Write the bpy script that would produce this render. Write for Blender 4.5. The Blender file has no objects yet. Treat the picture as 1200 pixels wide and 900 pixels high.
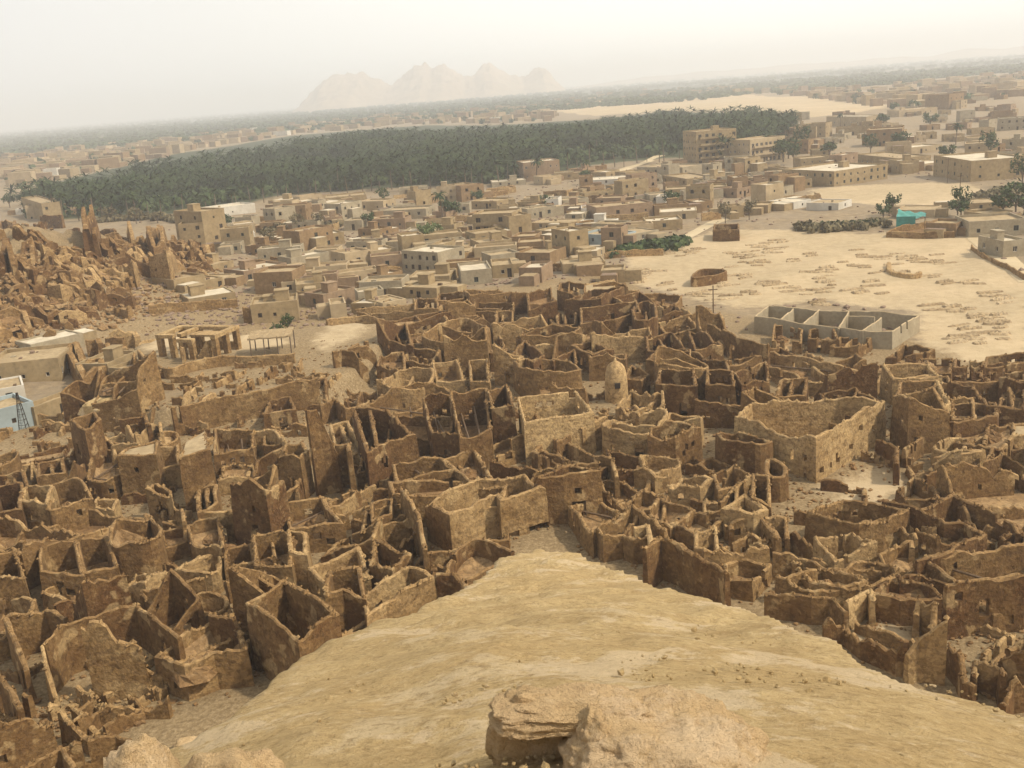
import bpy, math, random
import numpy as np
from mathutils import Vector, Matrix, noise

R = random.Random(11)
SC = bpy.context.scene
COL = SC.collection

# ------------------------------------------------------------------ camera
F, CZ = 1200.0, 40.0
HY0, HY1 = 150.0, 56.0                      # the horizon tilts in the photograph
ROLL = math.atan((HY0 - HY1) / 1200.0)
PITCH = math.atan((450 - (HY0 + HY1) / 2) * math.cos(ROLL) / F)
_f = np.array([0, math.cos(PITCH), -math.sin(PITCH)])
_u0 = np.array([0, math.sin(PITCH), math.cos(PITCH)])
_r0 = np.array([1.0, 0, 0])
_r = math.cos(ROLL) * _r0 - math.sin(ROLL) * _u0
_u = math.sin(ROLL) * _r0 + math.cos(ROLL) * _u0
CAM = np.array([0, 0, CZ])

def ray(px, py):
    d = _f * F + _r * (px - 600) + _u * (450 - py)
    return d / np.linalg.norm(d)

def proj(p):
    d = np.asarray(p, float) - CAM
    w = d @ _f
    return 600 + F * (d @ _r) / w, 450 - F * (d @ _u) / w

_dn = np.array([0, 0, -1.0])
NADIR = (600 + F * (_dn @ _r) / (_dn @ _f), 450 - F * (_dn @ _u) / (_dn @ _f))

def down(px, py, hp):
    vx, vy = NADIR[0] - px, NADIR[1] - py
    L = math.hypot(vx, vy)
    return px + vx / L * hp, py + vy / L * hp

def inpoly(x, y, poly):
    x = np.asarray(x, float); y = np.asarray(y, float)
    c = np.zeros(np.broadcast(x, y).shape, bool)
    n = len(poly)
    for i in range(n):
        x0, y0 = poly[i]; x1, y1 = poly[(i + 1) % n]
        if y0 == y1: continue
        k = ((y0 > y) != (y1 > y)) & (x < (x1 - x0) * (y - y0) / (y1 - y0) + x0)
        c ^= k
    return c

def pdist(x, y, poly, closed=True):
    x = np.asarray(x, float); y = np.asarray(y, float)
    d = np.full(np.broadcast(x, y).shape, 1e9)
    n = len(poly)
    for i in range(n if closed else n - 1):
        x0, y0 = poly[i]; x1, y1 = poly[(i + 1) % n]
        dx, dy = x1 - x0, y1 - y0
        t = np.clip(((x - x0) * dx + (y - y0) * dy) / max(dx * dx + dy * dy, 1e-9), 0, 1)
        d = np.minimum(d, np.hypot(x - x0 - t * dx, y - y0 - t * dy))
    return d

def flat(px, py, z=0.0):
    d = ray(px, py)
    t = (z - CZ) / d[2]
    return CAM + d * t

# ------------------------------------------------------------------ terrain
TERR = [flat(x, y, 3.0)[:2] for x, y in [(165, 432), (160, 405), (205, 392), (300, 392), (345, 385), (440, 380), (452, 392), (430, 418), (380, 450), (300, 462), (195, 478), (130, 475), (125, 458), (180, 438)]]
def terrain(x, y):
    x = np.asarray(x, float); y = np.asarray(y, float)
    z = 0.25 * np.sin(x * 0.11 + 1.3) * np.cos(y * 0.09) + 0.15 * np.sin(x * 0.31 - y * 0.27)
    z = z * np.clip((np.hypot(x, y) - 30) / 30, 0, 1)
    r = np.hypot(x, y)
    # rubble hill beyond the left of the ruins
    e = ((x + 128) / 44) ** 2 + ((y - 236) / 58) ** 2
    z = z + 17 * np.exp(-e ** 1.2) + 5 * np.exp(-(((x + 100) / 22) ** 2 + ((y - 205) / 30) ** 2))
    rough = np.exp(-(e / 1.6) ** 2)
    z = z + rough * (1.5 * np.sin(x * 0.5 + 1.3 * np.sin(y * .21)) * np.sin(y * 0.43 + x * .1) + 0.9 * np.sin(x * 1.1 + y * .5) * np.cos(y * 1.2 - x * .3))
    # terrace under the pavilion
    din = pdist(x, y, TERR); ins = inpoly(x, y, TERR)
    s = np.where(ins, 1.0, np.clip(1 - din / 2.2, 0, 1))
    z = z + 3.0 * s * s * (3 - 2 * s)
    # land rises very slightly towards the far town
    return z + 2.0 * np.clip((r - 200) / 300, 0, 1) * np.sin(x * 0.012 + 0.5) * np.sin(y * 0.013)

_TG = 0.8
_tx, _ty = np.meshgrid(np.arange(-340, 340, _TG), np.arange(0, 620, _TG), indexing='ij')
_TZ = terrain(_tx, _ty).tolist()
def T(x, y):
    u, v = (x + 340) / _TG, y / _TG
    i, j = int(u), int(v)
    if u < 0 or v < 0 or i >= len(_TZ) - 1 or j >= len(_TZ[0]) - 1: return float(terrain(x, y))
    u -= i; v -= j; a, b = _TZ[i], _TZ[i + 1]
    return (a[j] * (1 - v) + a[j + 1] * v) * (1 - u) + (b[j] * (1 - v) + b[j + 1] * v) * u

def ground(px, py, dz=0.0):
    d = ray(px, py)
    z = dz
    for _ in range(14):
        t = (z - CZ) / min(d[2], -1e-4)
        p = CAM + d * t
        z = 0.5 * z + 0.5 * (T(p[0], p[1]) + dz)
    return p

def gxy(px, py):
    p = ground(px, py); return p[0], p[1]

# ------------------------------------------------------------------ objects
def mesh(name, V, Fc, mats, mi=None, smooth=False):
    m = bpy.data.meshes.new(name)
    m.from_pydata([tuple(map(float, v)) for v in V] if not isinstance(V, np.ndarray) else V.tolist(), [], Fc if not isinstance(Fc, np.ndarray) else Fc.tolist())
    for k in (mats if isinstance(mats, (list, tuple)) else [mats]): m.materials.append(k)
    if mi is not None: m.polygons.foreach_set('material_index', list(mi))
    if smooth: m.polygons.foreach_set('use_smooth', [True] * len(m.polygons))
    m.update()
    return m

def link(name, data, parent=None, loc=(0, 0, 0), rz=0.0, tone=None):
    o = bpy.data.objects.new(name, data); COL.objects.link(o)
    o.location = loc; o.rotation_euler = (0, 0, rz)
    if parent is not None: o.parent = parent
    if tone is not None: o.color = (tone, R.random(), 0, 1)
    return o

def tag(o, label=None, cat=None, group=None, kind=None):
    if label: o['label'] = label
    if cat: o['category'] = cat
    if group: o['group'] = group
    if kind: o['kind'] = kind
    return o

def root(name, loc, rz=0.0):
    o = bpy.data.objects.new(name, None); COL.objects.link(o)
    o.empty_display_size = .3; o.location = loc; o.rotation_euler = (0, 0, rz)
    return o

def dup(o, loc, rz=0.0, sc=1.0):
    c = o.copy(); COL.objects.link(c); c.location = loc; c.rotation_euler = (0, 0, rz); c.scale = (sc, sc, sc) if not isinstance(sc, tuple) else sc
    for ch in o.children:
        d = ch.copy(); COL.objects.link(d); d.parent = c
    return c

class MB:
    def __init__(s): s.v, s.f, s.m = [], [], []
    def quad(s, a, b, c, d, m=0):
        n = len(s.v); s.v += [a, b, c, d]; s.f.append((n, n + 1, n + 2, n + 3)); s.m.append(m)
    def box(s, x0, y0, z0, x1, y1, z1, m=0, jit=0.0):
        n = len(s.v)
        j = lambda: R.uniform(-jit, jit) if jit else 0
        s.v += [(x + j(), y + j(), z + j()) for z in (z0, z1) for x, y in ((x0, y0), (x1, y0), (x1, y1), (x0, y1))]
        for q in ((0, 3, 2, 1), (4, 5, 6, 7), (0, 1, 5, 4), (1, 2, 6, 5), (2, 3, 7, 6), (3, 0, 4, 7)):
            s.f.append(tuple(n + k for k in q)); s.m.append(m)
    def tube(s, p, q, r0, r1=None, n=6, m=0):
        r1 = r0 if r1 is None else r1
        p, q = Vector(p), Vector(q); d = (q - p).normalized()
        a = d.orthogonal().normalized(); b = d.cross(a); k = len(s.v)
        for c, r in ((p, r0), (q, r1)):
            for i in range(n):
                t = 2 * math.pi * i / n; s.v.append(tuple(c + (a * math.cos(t) + b * math.sin(t)) * r))
        for i in range(n):
            s.f.append((k + i, k + (i + 1) % n, k + n + (i + 1) % n, k + n + i)); s.m.append(m)
        s.f.append(tuple(k + n - 1 - i for i in range(n))); s.m.append(m)
        s.f.append(tuple(k + n + i for i in range(n))); s.m.append(m)
    def build(s, name, mats, smooth=False): return mesh(name, s.v, s.f, mats, s.m, smooth)

# ------------------------------------------------------------------ materials
def nodes(name):
    m = bpy.data.materials.new(name); m.use_nodes = True
    nt = m.node_tree; nt.nodes.clear()
    out = nt.nodes.new('ShaderNodeOutputMaterial'); b = nt.nodes.new('ShaderNodeBsdfPrincipled')
    b.inputs['Roughness'].default_value = .95
    b.inputs['Specular IOR Level'].default_value = .15
    nt.links.new(b.outputs[0], out.inputs[0])
    return m, nt, b

def N(nt, t, **k):
    n = nt.nodes.new(t)
    for a, v in k.items():
        if a.startswith('i_'): n.inputs[a[2:].replace('_', ' ')].default_value = v
        else: setattr(n, a, v)
    return n

def noise_n(nt, co, scale, detail=5, rough=.55):
    n = N(nt, 'ShaderNodeTexNoise'); n.inputs['Scale'].default_value = scale
    n.inputs['Detail'].default_value = detail; n.inputs['Roughness'].default_value = rough
    nt.links.new(co, n.inputs['Vector']); return n.outputs['Fac']

def ramp(nt, fac, stops):
    r = N(nt, 'ShaderNodeValToRGB'); e = r.color_ramp.elements
    while len(e) < len(stops): e.new(.5)
    for k, (p, c) in zip(e, stops): k.position = p; k.color = (*c, 1) if len(c) == 3 else c
    nt.links.new(fac, r.inputs[0]); return r.outputs[0]

def mix(nt, fac, a, b, mode='MIX'):
    m = N(nt, 'ShaderNodeMix', data_type='RGBA', blend_type=mode)
    for s, v in ((0, fac), (6, a), (7, b)):
        if hasattr(v, 'links') or hasattr(v, 'is_linked'): nt.links.new(v, m.inputs[s])
        else: m.inputs[s].default_value = v if s == 0 else (*v, 1)
    return m.outputs[2]

def bump(nt, b, h, dist, strength=1.0, prev=None):
    n = N(nt, 'ShaderNodeBump'); n.inputs['Distance'].default_value = dist; n.inputs['Strength'].default_value = strength
    nt.links.new(h, n.inputs['Height'])
    if prev is not None: nt.links.new(prev, n.inputs['Normal'])
    nt.links.new(n.outputs[0], b.inputs['Normal']); return n.outputs[0]

def math_n(nt, op, a, b=0.5):
    n = N(nt, 'ShaderNodeMath', operation=op)
    for i, v in enumerate((a, b)):
        if hasattr(v, 'is_linked'): nt.links.new(v, n.inputs[i])
        else: n.inputs[i].default_value = v
    return n.outputs[0]

def coord(nt, kind='Object'):
    return N(nt, 'ShaderNodeTexCoord').outputs[kind] if kind != 'World' else N(nt, 'ShaderNodeNewGeometry').outputs['Position']

def mud(name, dark, mid, light, lump=4.0, amp=.12):
    """Salt-mud wall: lumpy, stained; the object colour's red channel slides it from red-brown to tan."""
    m, nt, b = nodes(name)
    co = coord(nt, 'World'); oi = N(nt, 'ShaderNodeObjectInfo')
    sep = N(nt, 'ShaderNodeSeparateColor'); nt.links.new(oi.outputs['Color'], sep.inputs[0])
    n1 = noise_n(nt, co, .3, 6, .6); n2 = noise_n(nt, co, 1.9, 8, .68)
    vo = N(nt, 'ShaderNodeTexVoronoi', feature='F1'); vo.inputs['Scale'].default_value = lump
    nt.links.new(co, vo.inputs['Vector'])
    t = math_n(nt, 'ADD', math_n(nt, 'MULTIPLY', sep.outputs[0], .85), math_n(nt, 'MULTIPLY', n1, .8))
    t = math_n(nt, 'SUBTRACT', t, .30)
    c = ramp(nt, t, [(0.1, dark), (.5, mid), (.92, light)])
    c = mix(nt, math_n(nt, 'MULTIPLY', ramp(nt, n2, [(.36, (1, 1, 1)), (.5, (0, 0, 0))]), .45), c, tuple(x * .7 for x in dark))
    c = mix(nt, math_n(nt, 'MULTIPLY', ramp(nt, n2, [(.56, (0, 0, 0)), (.72, (1, 1, 1))]), .45), c, light)
    # horizontal courses of the mud as it was laid
    mp = N(nt, 'ShaderNodeMapping'); mp.inputs['Scale'].default_value = (.25, .25, 2.4); nt.links.new(co, mp.inputs['Vector'])
    n4 = noise_n(nt, mp.outputs[0], 1.0, 3)
    c = mix(nt, math_n(nt, 'MULTIPLY', ramp(nt, n4, [(.38, (1, 1, 1)), (.5, (0, 0, 0))]), .3), c, dark)
    np_ = noise_n(nt, co, .42, 3, .5)      # patches where the smooth plaster still clings
    c = mix(nt, math_n(nt, 'MULTIPLY', ramp(nt, np_, [(.60, (0, 0, 0)), (.63, (1, 1, 1))]), .6), c, tuple(x * .85 for x in light))
    v2 = N(nt, 'ShaderNodeTexVoronoi', feature='F1'); v2.inputs['Scale'].default_value = lump * .8; v2.inputs['Randomness'].default_value = 1.0
    wob = N(nt, 'ShaderNodeVectorMath', operation='ADD'); nz_ = N(nt, 'ShaderNodeTexNoise'); nz_.inputs['Scale'].default_value = 2.2; nt.links.new(co, nz_.inputs['Vector'])
    nt.links.new(co, wob.inputs[0]); nt.links.new(nz_.outputs['Color'], wob.inputs[1]); nt.links.new(wob.outputs[0], v2.inputs['Vector'])
    s2 = N(nt, 'ShaderNodeSeparateColor'); nt.links.new(v2.outputs['Color'], s2.inputs[0])
    c = mix(nt, .55, c, ramp(nt, s2.outputs[0], [(0, (.45, .42, .38)), (.45, (.95, .95, .95)), (1, (1.35, 1.33, 1.25))]), 'MULTIPLY')
    c = mix(nt, math_n(nt, 'MULTIPLY', ramp(nt, v2.outputs['Distance'], [(.05, (1, 1, 1)), (.16, (0, 0, 0))]), .0), c, dark)
    nt.links.new(c, b.inputs['Base Color'])
    h = math_n(nt, 'ADD', math_n(nt, 'MULTIPLY', n2, 1.0), math_n(nt, 'MULTIPLY', vo.outputs['Distance'], .22))
    bump(nt, b, h, amp * 1.7, .8)
    return m

def plain(name, col, var=.25, scale=1.2, bumpd=.03, rough=.95, tint=False):
    """Plaster, concrete, timber: one colour, weathered in patches."""
    m, nt, b = nodes(name); co = coord(nt, 'World')
    b.inputs['Roughness'].default_value = rough
    n = noise_n(nt, co, scale, 7, .65); n2 = noise_n(nt, co, scale * .22, 4, .6)
    c = ramp(nt, n, [(.3, tuple(x * (1 - var) for x in col)), (.5, col), (.7, tuple(min(1, x * (1 + var * .7)) for x in col))])
    c = mix(nt, math_n(nt, 'MULTIPLY', ramp(nt, n2, [(.4, (1, 1, 1)), (.58, (0, 0, 0))]), .4), c, (col[0] * .62, col[1] * .58, col[2] * .52))
    if tint:
        oi = N(nt, 'ShaderNodeObjectInfo')
        c = mix(nt, .5, c, ramp(nt, oi.outputs['Random'], [(0, (.4, .28, .16)), (.5, (.5, .4, .27)), (1, (.62, .52, .38))]), 'MULTIPLY')
        c = mix(nt, 1.0, c, (1.5, 1.5, 1.5), 'MULTIPLY')
    nt.links.new(c, b.inputs['Base Color'])
    bump(nt, b, n, bumpd, .7)
    return m
M = {}
M['mud'] = mud('mud_wall', (.108, .054, .021), (.225, .138, .057), (.47, .328, .16))
M['cap'] = mud('mud_pale_lit', (.16, .092, .038), (.275, .172, .075), (.44, .30, .145), 5.0, .08)  # wall tops painted lighter as if sunlit; platform and turret share this pale mud
M['rub'] = mud('mud_rubble', (.13, .07, .03), (.235, .142, .064), (.40, .275, .14), 3.0, .1)
M['dust'] = plain('roof_dust', (.36, .27, .155), .3, 1.4, .06)
M['dustw'] = plain('roof_pale', (.55, .475, .35), .2, .8, .03)
M['tan'] = plain('tan_plaster', (.31, .23, .125), .3, 1.1, .03)
M['cream'] = plain('cream_plaster', (.41, .315, .19), .18, .9, .02)
M['grey'] = plain('grey_block', (.33, .275, .185), .22, 2.0, .03)
M['brick'] = plain('red_brick', (.28, .195, .12), .25, 1.6, .03)
M['blue'] = plain('blue_wash', (.30, .35, .355), .12, 1.0, .02)
M['white'] = plain('white_wash', (.55, .51, .43), .14, .8, .02)
M['shade'] = plain('window_dark', (.045, .035, .028), .3, 3, .0)
M['shut'] = plain('shutter_green', (.10, .14, .12), .3, 3, .01)
M['wood'] = plain('palm_wood', (.15, .10, .06), .35, 5, .04)
M['bark'] = plain('palm_bark', (.16, .12, .085), .35, 6, .05)
M['tarp'] = plain('turquoise_tarp', (.05, .25, .215), .25, 1.5, .05, .5)
M['reed'] = plain('reed_thatch', (.34, .25, .14), .35, 6, .08)
M['rust'] = plain('rubbish', (.24, .17, .12), .5, 9, .05)

def leafmat(name, a, b_, sc=1.2):
    m, nt, b = nodes(name); co = coord(nt, 'World'); n = noise_n(nt, co, sc, 3)
    nt.links.new(ramp(nt, n, [(.35, a), (.65, b_)]), b.inputs['Base Color']); b.inputs['Roughness'].default_value = .8
    return m
M['palm'] = leafmat('palm_frond', (.014, .027, .009), (.05, .07, .024), .06)
M['leaf'] = leafmat('tree_leaf', (.03, .05, .018), (.075, .10, .035), .8)
M['leaf2'] = leafmat('pale_leaf', (.07, .10, .035), (.15, .19, .07), .8)
M['dry'] = leafmat('dry_brush', (.10, .085, .045), (.20, .16, .085), .8)

def m_ground():
    m, nt, b = nodes('desert_ground'); co = coord(nt, 'World')
    at = N(nt, 'ShaderNodeVertexColor', layer_name='zone'); sp = N(nt, 'ShaderNodeSeparateColor'); nt.links.new(at.outputs[0], sp.inputs[0])
    nA = noise_n(nt, co, .035, 8, .65); nB = noise_n(nt, co, .5, 8, .7); nC = noise_n(nt, co, 3.0, 6, .7)
    base = ramp(nt, nB, [(.3, (.17, .125, .075)), (.5, (.25, .185, .11)), (.72, (.36, .275, .165))])
    base = mix(nt, ramp(nt, nA, [(.42, (0, 0, 0)), (.6, (.55, .55, .55))]), base, (.25, .20, .14))
    ruin = ramp(nt, nC, [(.3, (.15, .10, .05)), (.5, (.245, .175, .092)), (.7, (.37, .275, .155))])
    sand = ramp(nt, nB, [(.28, (.32, .24, .14)), (.5, (.40, .305, .18)), (.72, (.47, .37, .23))])
    sand = mix(nt, ramp(nt, nA, [(.45, (0, 0, 0)), (.62, (.5, .5, .5))]), sand, (.54, .41, .25))
    mp = N(nt, 'ShaderNodeMapping'); mp.inputs['Scale'].default_value = (.12, .9, 1); nt.links.new(co, mp.inputs['Vector'])
    nd = noise_n(nt, mp.outputs[0], .6, 6, .7)
    sand = mix(nt, math_n(nt, 'MULTIPLY', ramp(nt, nd, [(.54, (0, 0, 0)), (.66, (1, 1, 1))]), .55), sand, (.40, .30, .18))
    green = ramp(nt, nB, [(.35, (.028, .036, .017)), (.6, (.06, .068, .03)), (.75, (.14, .12, .065))])
    w = lambda ch: ramp(nt, math_n(nt, 'ADD', sp.outputs[ch], math_n(nt, 'MULTIPLY', math_n(nt, 'SUBTRACT', nB, .5), .5)), [(.42, (0, 0, 0)), (.58, (1, 1, 1))])
    c = mix(nt, w(2), base, ruin); c = mix(nt, w(0), c, sand); c = mix(nt, w(1), c, green)
    nt.links.new(c, b.inputs['Base Color'])
    bump(nt, b, math_n(nt, 'ADD', nB, math_n(nt, 'MULTIPLY', nC, .4)), .35, .8)
    return m
M['ground'] = m_ground()

def m_sandstone(name, pale=0.0):
    m, nt, b = nodes(name); co = coord(nt, 'World')
    nA = noise_n(nt, co, .16, 7, .6); nB = noise_n(nt, co, 1.1, 9, .68); nC = noise_n(nt, co, 9.0, 8, .7); nD = noise_n(nt, co, 45, 4, .7)
    c = ramp(nt, nB, [(.28, (.36, .245, .11)), (.48, (.48, .345, .165)), (.62, (.545, .40, .20)), (.78, (.66, .515, .30))])
    c = mix(nt, ramp(nt, nA, [(.40, (0, 0, 0)), (.62, (.5, .5, .5))]), c, (.48, .33, .15))
    mp = N(nt, 'ShaderNodeMapping'); mp.inputs['Scale'].default_value = (.9, .9, .9); mp.inputs['Rotation'].default_value = (0, 0, .5)
    nt.links.new(co, mp.inputs['Vector']); nE = noise_n(nt, mp.outputs[0], .55, 9, .72)
    c = mix(nt, math_n(nt, 'MULTIPLY', ramp(nt, nE, [(.56, (0, 0, 0)), (.62, (1, 1, 1))]), .45), c, (.66, .53, .345))
    c = mix(nt, math_n(nt, 'MULTIPLY', ramp(nt, nC, [(.38, (1, 1, 1)), (.48, (0, 0, 0))]), .6), c, (.29, .195, .085))
    c = mix(nt, math_n(nt, 'MULTIPLY', ramp(nt, nC, [(.56, (0, 0, 0)), (.64, (1, 1, 1))]), .4), c, (.68, .53, .32))
    c = mix(nt, math_n(nt, 'MULTIPLY', ramp(nt, nD, [(.30, (1, 1, 1)), (.40, (0, 0, 0))]), .6), c, (.20, .13, .06))
    nF = noise_n(nt, co, .42, 10, .75)
    c = mix(nt, math_n(nt, 'MULTIPLY', ramp(nt, nF, [(.545, (0, 0, 0)), (.575, (1, 1, 1))]), .55), c, (.66, .52, .34))
    c = mix(nt, math_n(nt, 'MULTIPLY', ramp(nt, nF, [(.38, (1, 1, 1)), (.43, (0, 0, 0))]), .45), c, (.40, .285, .14))
    nG = noise_n(nt, co, 3.2, 6, .8)
    c = mix(nt, math_n(nt, 'MULTIPLY', ramp(nt, nG, [(.36, (1, 1, 1)), (.43, (0, 0, 0))]), .55), c, (.27, .18, .085))
    ck = N(nt, 'ShaderNodeTexVoronoi', feature='DISTANCE_TO_EDGE'); ck.inputs['Scale'].default_value = .32
    wv = N(nt, 'ShaderNodeVectorMath', operation='ADD'); wn = N(nt, 'ShaderNodeTexNoise'); wn.inputs['Scale'].default_value = .8; wn.inputs['Detail'].default_value = 6
    nt.links.new(co, wn.inputs['Vector']); nt.links.new(co, wv.inputs[0]); nt.links.new(wn.outputs['Color'], wv.inputs[1]); nt.links.new(wv.outputs[0], ck.inputs['Vector'])
    crack = math_n(nt, 'MULTIPLY', ramp(nt, ck.outputs['Distance'], [(.0, (1, 1, 1)), (.022, (0, 0, 0))]), ramp(nt, nA, [(.46, (0, 0, 0)), (.56, (1, 1, 1))]))
    c = mix(nt, math_n(nt, 'MULTIPLY', crack, .0), c, (.20, .13, .06))
    if pale: c = mix(nt, math_n(nt, 'MULTIPLY', nB, pale), c, (.58, .39, .23))
    nt.links.new(c, b.inputs['Base Color'])
    p = bump(nt, b, math_n(nt, 'SUBTRACT', math_n(nt, 'ADD', nB, math_n(nt, 'MULTIPLY', nG, .35)), math_n(nt, 'MULTIPLY', crack, .0)), .3, .9); p = bump(nt, b, nE, .03, .6, p); bump(nt, b, math_n(nt, 'ADD', nC, math_n(nt, 'MULTIPLY', nD, .35)), .045, .9, p)
    return m
M['stone'] = m_sandstone('sandstone'); M['rock'] = m_sandstone('pale_rock', .75)

# ------------------------------------------------------------------ camera, light, sky, air
cd = bpy.data.cameras.new('camera'); cam = bpy.data.objects.new('camera', cd); COL.objects.link(cam)
cd.sensor_fit = 'HORIZONTAL'; cd.sensor_width = 36; cd.lens = F / 1200 * 36
cd.clip_start = .1; cd.clip_end = 60000
mw = Matrix.Identity(4)
for i in range(3): mw[i][0], mw[i][1], mw[i][2], mw[i][3] = _r[i], _u[i], -_f[i], CAM[i]
cam.matrix_world = mw; SC.camera = cam

SUN_EL, SUN_AZ = 46.0, 108.0          # azimuth clockwise from straight ahead (+Y)
sl = bpy.data.lights.new('sun', 'SUN'); sl.energy = 4.2; sl.angle = math.radians(3.0); sl.color = (1.0, .90, .74)
so = bpy.data.objects.new('sun', sl); COL.objects.link(so)
sd = Vector((math.sin(math.radians(SUN_AZ)) * math.cos(math.radians(SUN_EL)), math.cos(math.radians(SUN_AZ)) * math.cos(math.radians(SUN_EL)), math.sin(math.radians(SUN_EL))))
so.rotation_euler = sd.to_track_quat('Z', 'Y').to_euler()

wd = bpy.data.worlds.new('World'); SC.world = wd; wd.use_nodes = True
nt = wd.node_tree; nt.nodes.clear()
wo = N(nt, 'ShaderNodeOutputWorld'); bg = N(nt, 'ShaderNodeBackground'); bg.inputs[1].default_value = .105
sky = N(nt, 'ShaderNodeTexSky', sky_type='NISHITA', sun_disc=False, sun_elevation=math.radians(SUN_EL), sun_rotation=math.radians(SUN_AZ), altitude=0, air_density=1.0, dust_density=7.0, ozone_density=1.0)
# dust veil: the hazy sky is a warm near-white, brighter towards the glow low on the right
tc = N(nt, 'ShaderNodeTexCoord')
dt = N(nt, 'ShaderNodeVectorMath', operation='DOT_PRODUCT'); dt.inputs[1].default_value = (.62, .70, .35)
nt.links.new(tc.outputs['Generated'], dt.inputs[0])
veil = ramp(nt, dt.outputs['Value'], [(.25, (8.9, 9.0, 9.0)), (.55, (10.8, 10.7, 10.1)), (.85, (14.0, 13.7, 12.7))])
nt.links.new(mix(nt, .86, sky.outputs[0], veil), bg.inputs[0]); nt.links.new(bg.outputs[0], wo.inputs[0])
SC.view_settings.view_transform = 'Standard'; SC.view_settings.look = 'None'
SC.view_settings.exposure = 0.0; SC.view_settings.gamma = 1.0; SC.view_settings.use_curve_mapping = False
SC.cycles.max_bounces = 6; SC.cycles.volume_bounces = 3; SC.cycles.diffuse_bounces = 3; SC.cycles.use_denoising = True
SC.cycles.sample_clamp_indirect = 4

hz = MB(); hz.box(-15000, -15000, -12, 15000, 15000, 185)
mh = bpy.data.materials.new('dusty_air'); mh.use_nodes = True; nt = mh.node_tree; nt.nodes.clear()
o_ = N(nt, 'ShaderNodeOutputMaterial'); pv = N(nt, 'ShaderNodeVolumePrincipled')
pv.inputs['Color'].default_value = (.945, .955, .975, 1); pv.inputs['Density'].default_value = HAZE = .00031; pv.inputs['Anisotropy'].default_value = .2
nt.links.new(pv.outputs[0], o_.inputs['Volume'])
haze = link('haze', hz.build('haze', mh)); tag(haze, 'pale dusty air over the whole oasis', kind='stuff')

# ------------------------------------------------------------------ ground sheet
def PX(s): return [tuple(map(float, p.split(','))) for p in s.split()]
SAND = [PX('735,300 790,285 850,268 950,270 1010,275 1060,275 1130,272 1210,330 1210,436 1130,425 1075,400 1075,365 960,350 860,362 820,352 740,330'),
        PX('640,120 700,112 800,108 900,112 1010,118 1060,128 1000,134 920,140 880,128 800,130 700,134 640,132'),
        PX('935,222 990,215 1060,210 1130,212 1165,225 1110,240 1030,238 960,232'),
        PX('372,420 400,392 440,386 430,410 385,432'), PX('960,575 1035,548 1070,562 1050,585 990,592'), PX('1005,745 1050,730 1065,748 1025,765'), PX('175,425 180,405 215,412 330,410 345,425 300,432 200,440')]
GREEN = [PX('30,245 70,212 200,182 340,160 480,148 600,146 700,142 770,132 900,132 930,158 915,182 860,190 800,186 700,194 620,212 500,218 430,222 330,228 250,252 130,256 60,262')]
TERRZ = PX('110,490 110,400 170,360 300,345 445,372 450,400 400,470')
RUIN = PX('-40,480 130,470 200,490 380,470 440,390 500,345 640,330 720,318 800,360 880,372 1075,400 1240,436 1300,700 1240,960 -60,1050')
def gz(x, y):
    """zone weights: bright sand, dark planted soil, brown soil of the ruins"""
    def w(polys, soft):
        o = np.zeros_like(x)
        for p in polys:
            q = [flat(a, b)[:2] for a, b in p]
            d = pdist(x, y, q); i = inpoly(x, y, q); s = np.where(i, .5 + d / soft, .5 - d / soft)
            o = np.maximum(o, np.clip(s, 0, 1))
        return o
    r = np.hypot(x, y)
    g = w(GREEN, 40)
    far = np.clip((r - 1850) / 250, 0, 1) * np.clip((9500 - r) / 1500, 0, 1)
    hill = np.clip(1.5 - (((x + 128) / 60) ** 2 + ((y - 236) / 75) ** 2), 0, 1)
    return w(SAND, 14), np.maximum(g, far * (.80 + .3 * np.sin(x * .004 + 2) * np.sin(y * .0031))), np.maximum(w([RUIN, TERRZ], 16), hill)

def build_ground():
    az = np.concatenate([np.linspace(-180, -41, 28), np.arange(-40, 40.01, .22), np.linspace(41, 180, 28)]) * math.pi / 180
    rr = [0.0, 8, 16, 24, 32]
    while rr[-1] < 330: rr.append(rr[-1] + max(1.0, rr[-1] * .0085))
    while rr[-1] < 14500: rr.append(rr[-1] * 1.05)
    rr = np.array(rr); A, Q = np.meshgrid(az, rr)
    x, y = Q * np.sin(A), Q * np.cos(A)
    z = terrain(x, y)
    z[0, :] = z[0, :].mean()
    V = np.stack([x.ravel(), y.ravel(), z.ravel()], 1)
    na, nr = len(az), len(rr)
    i, j = np.meshgrid(np.arange(na - 1), np.arange(nr - 1))
    k = (j * na + i).ravel()
    Fc = np.stack([k, k + 1, k + na + 1, k + na], 1)
    m = mesh('desert_floor', V, Fc, M['ground'], smooth=True)
    a, b, c = gz(x.ravel(), y.ravel())
    col = m.color_attributes.new('zone', 'FLOAT_COLOR', 'POINT')
    col.data.foreach_set('color', np.stack([a, b, c, np.ones_like(a)], 1).ravel())
    tag(link('ground', m), kind='structure')
build_ground()

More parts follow.
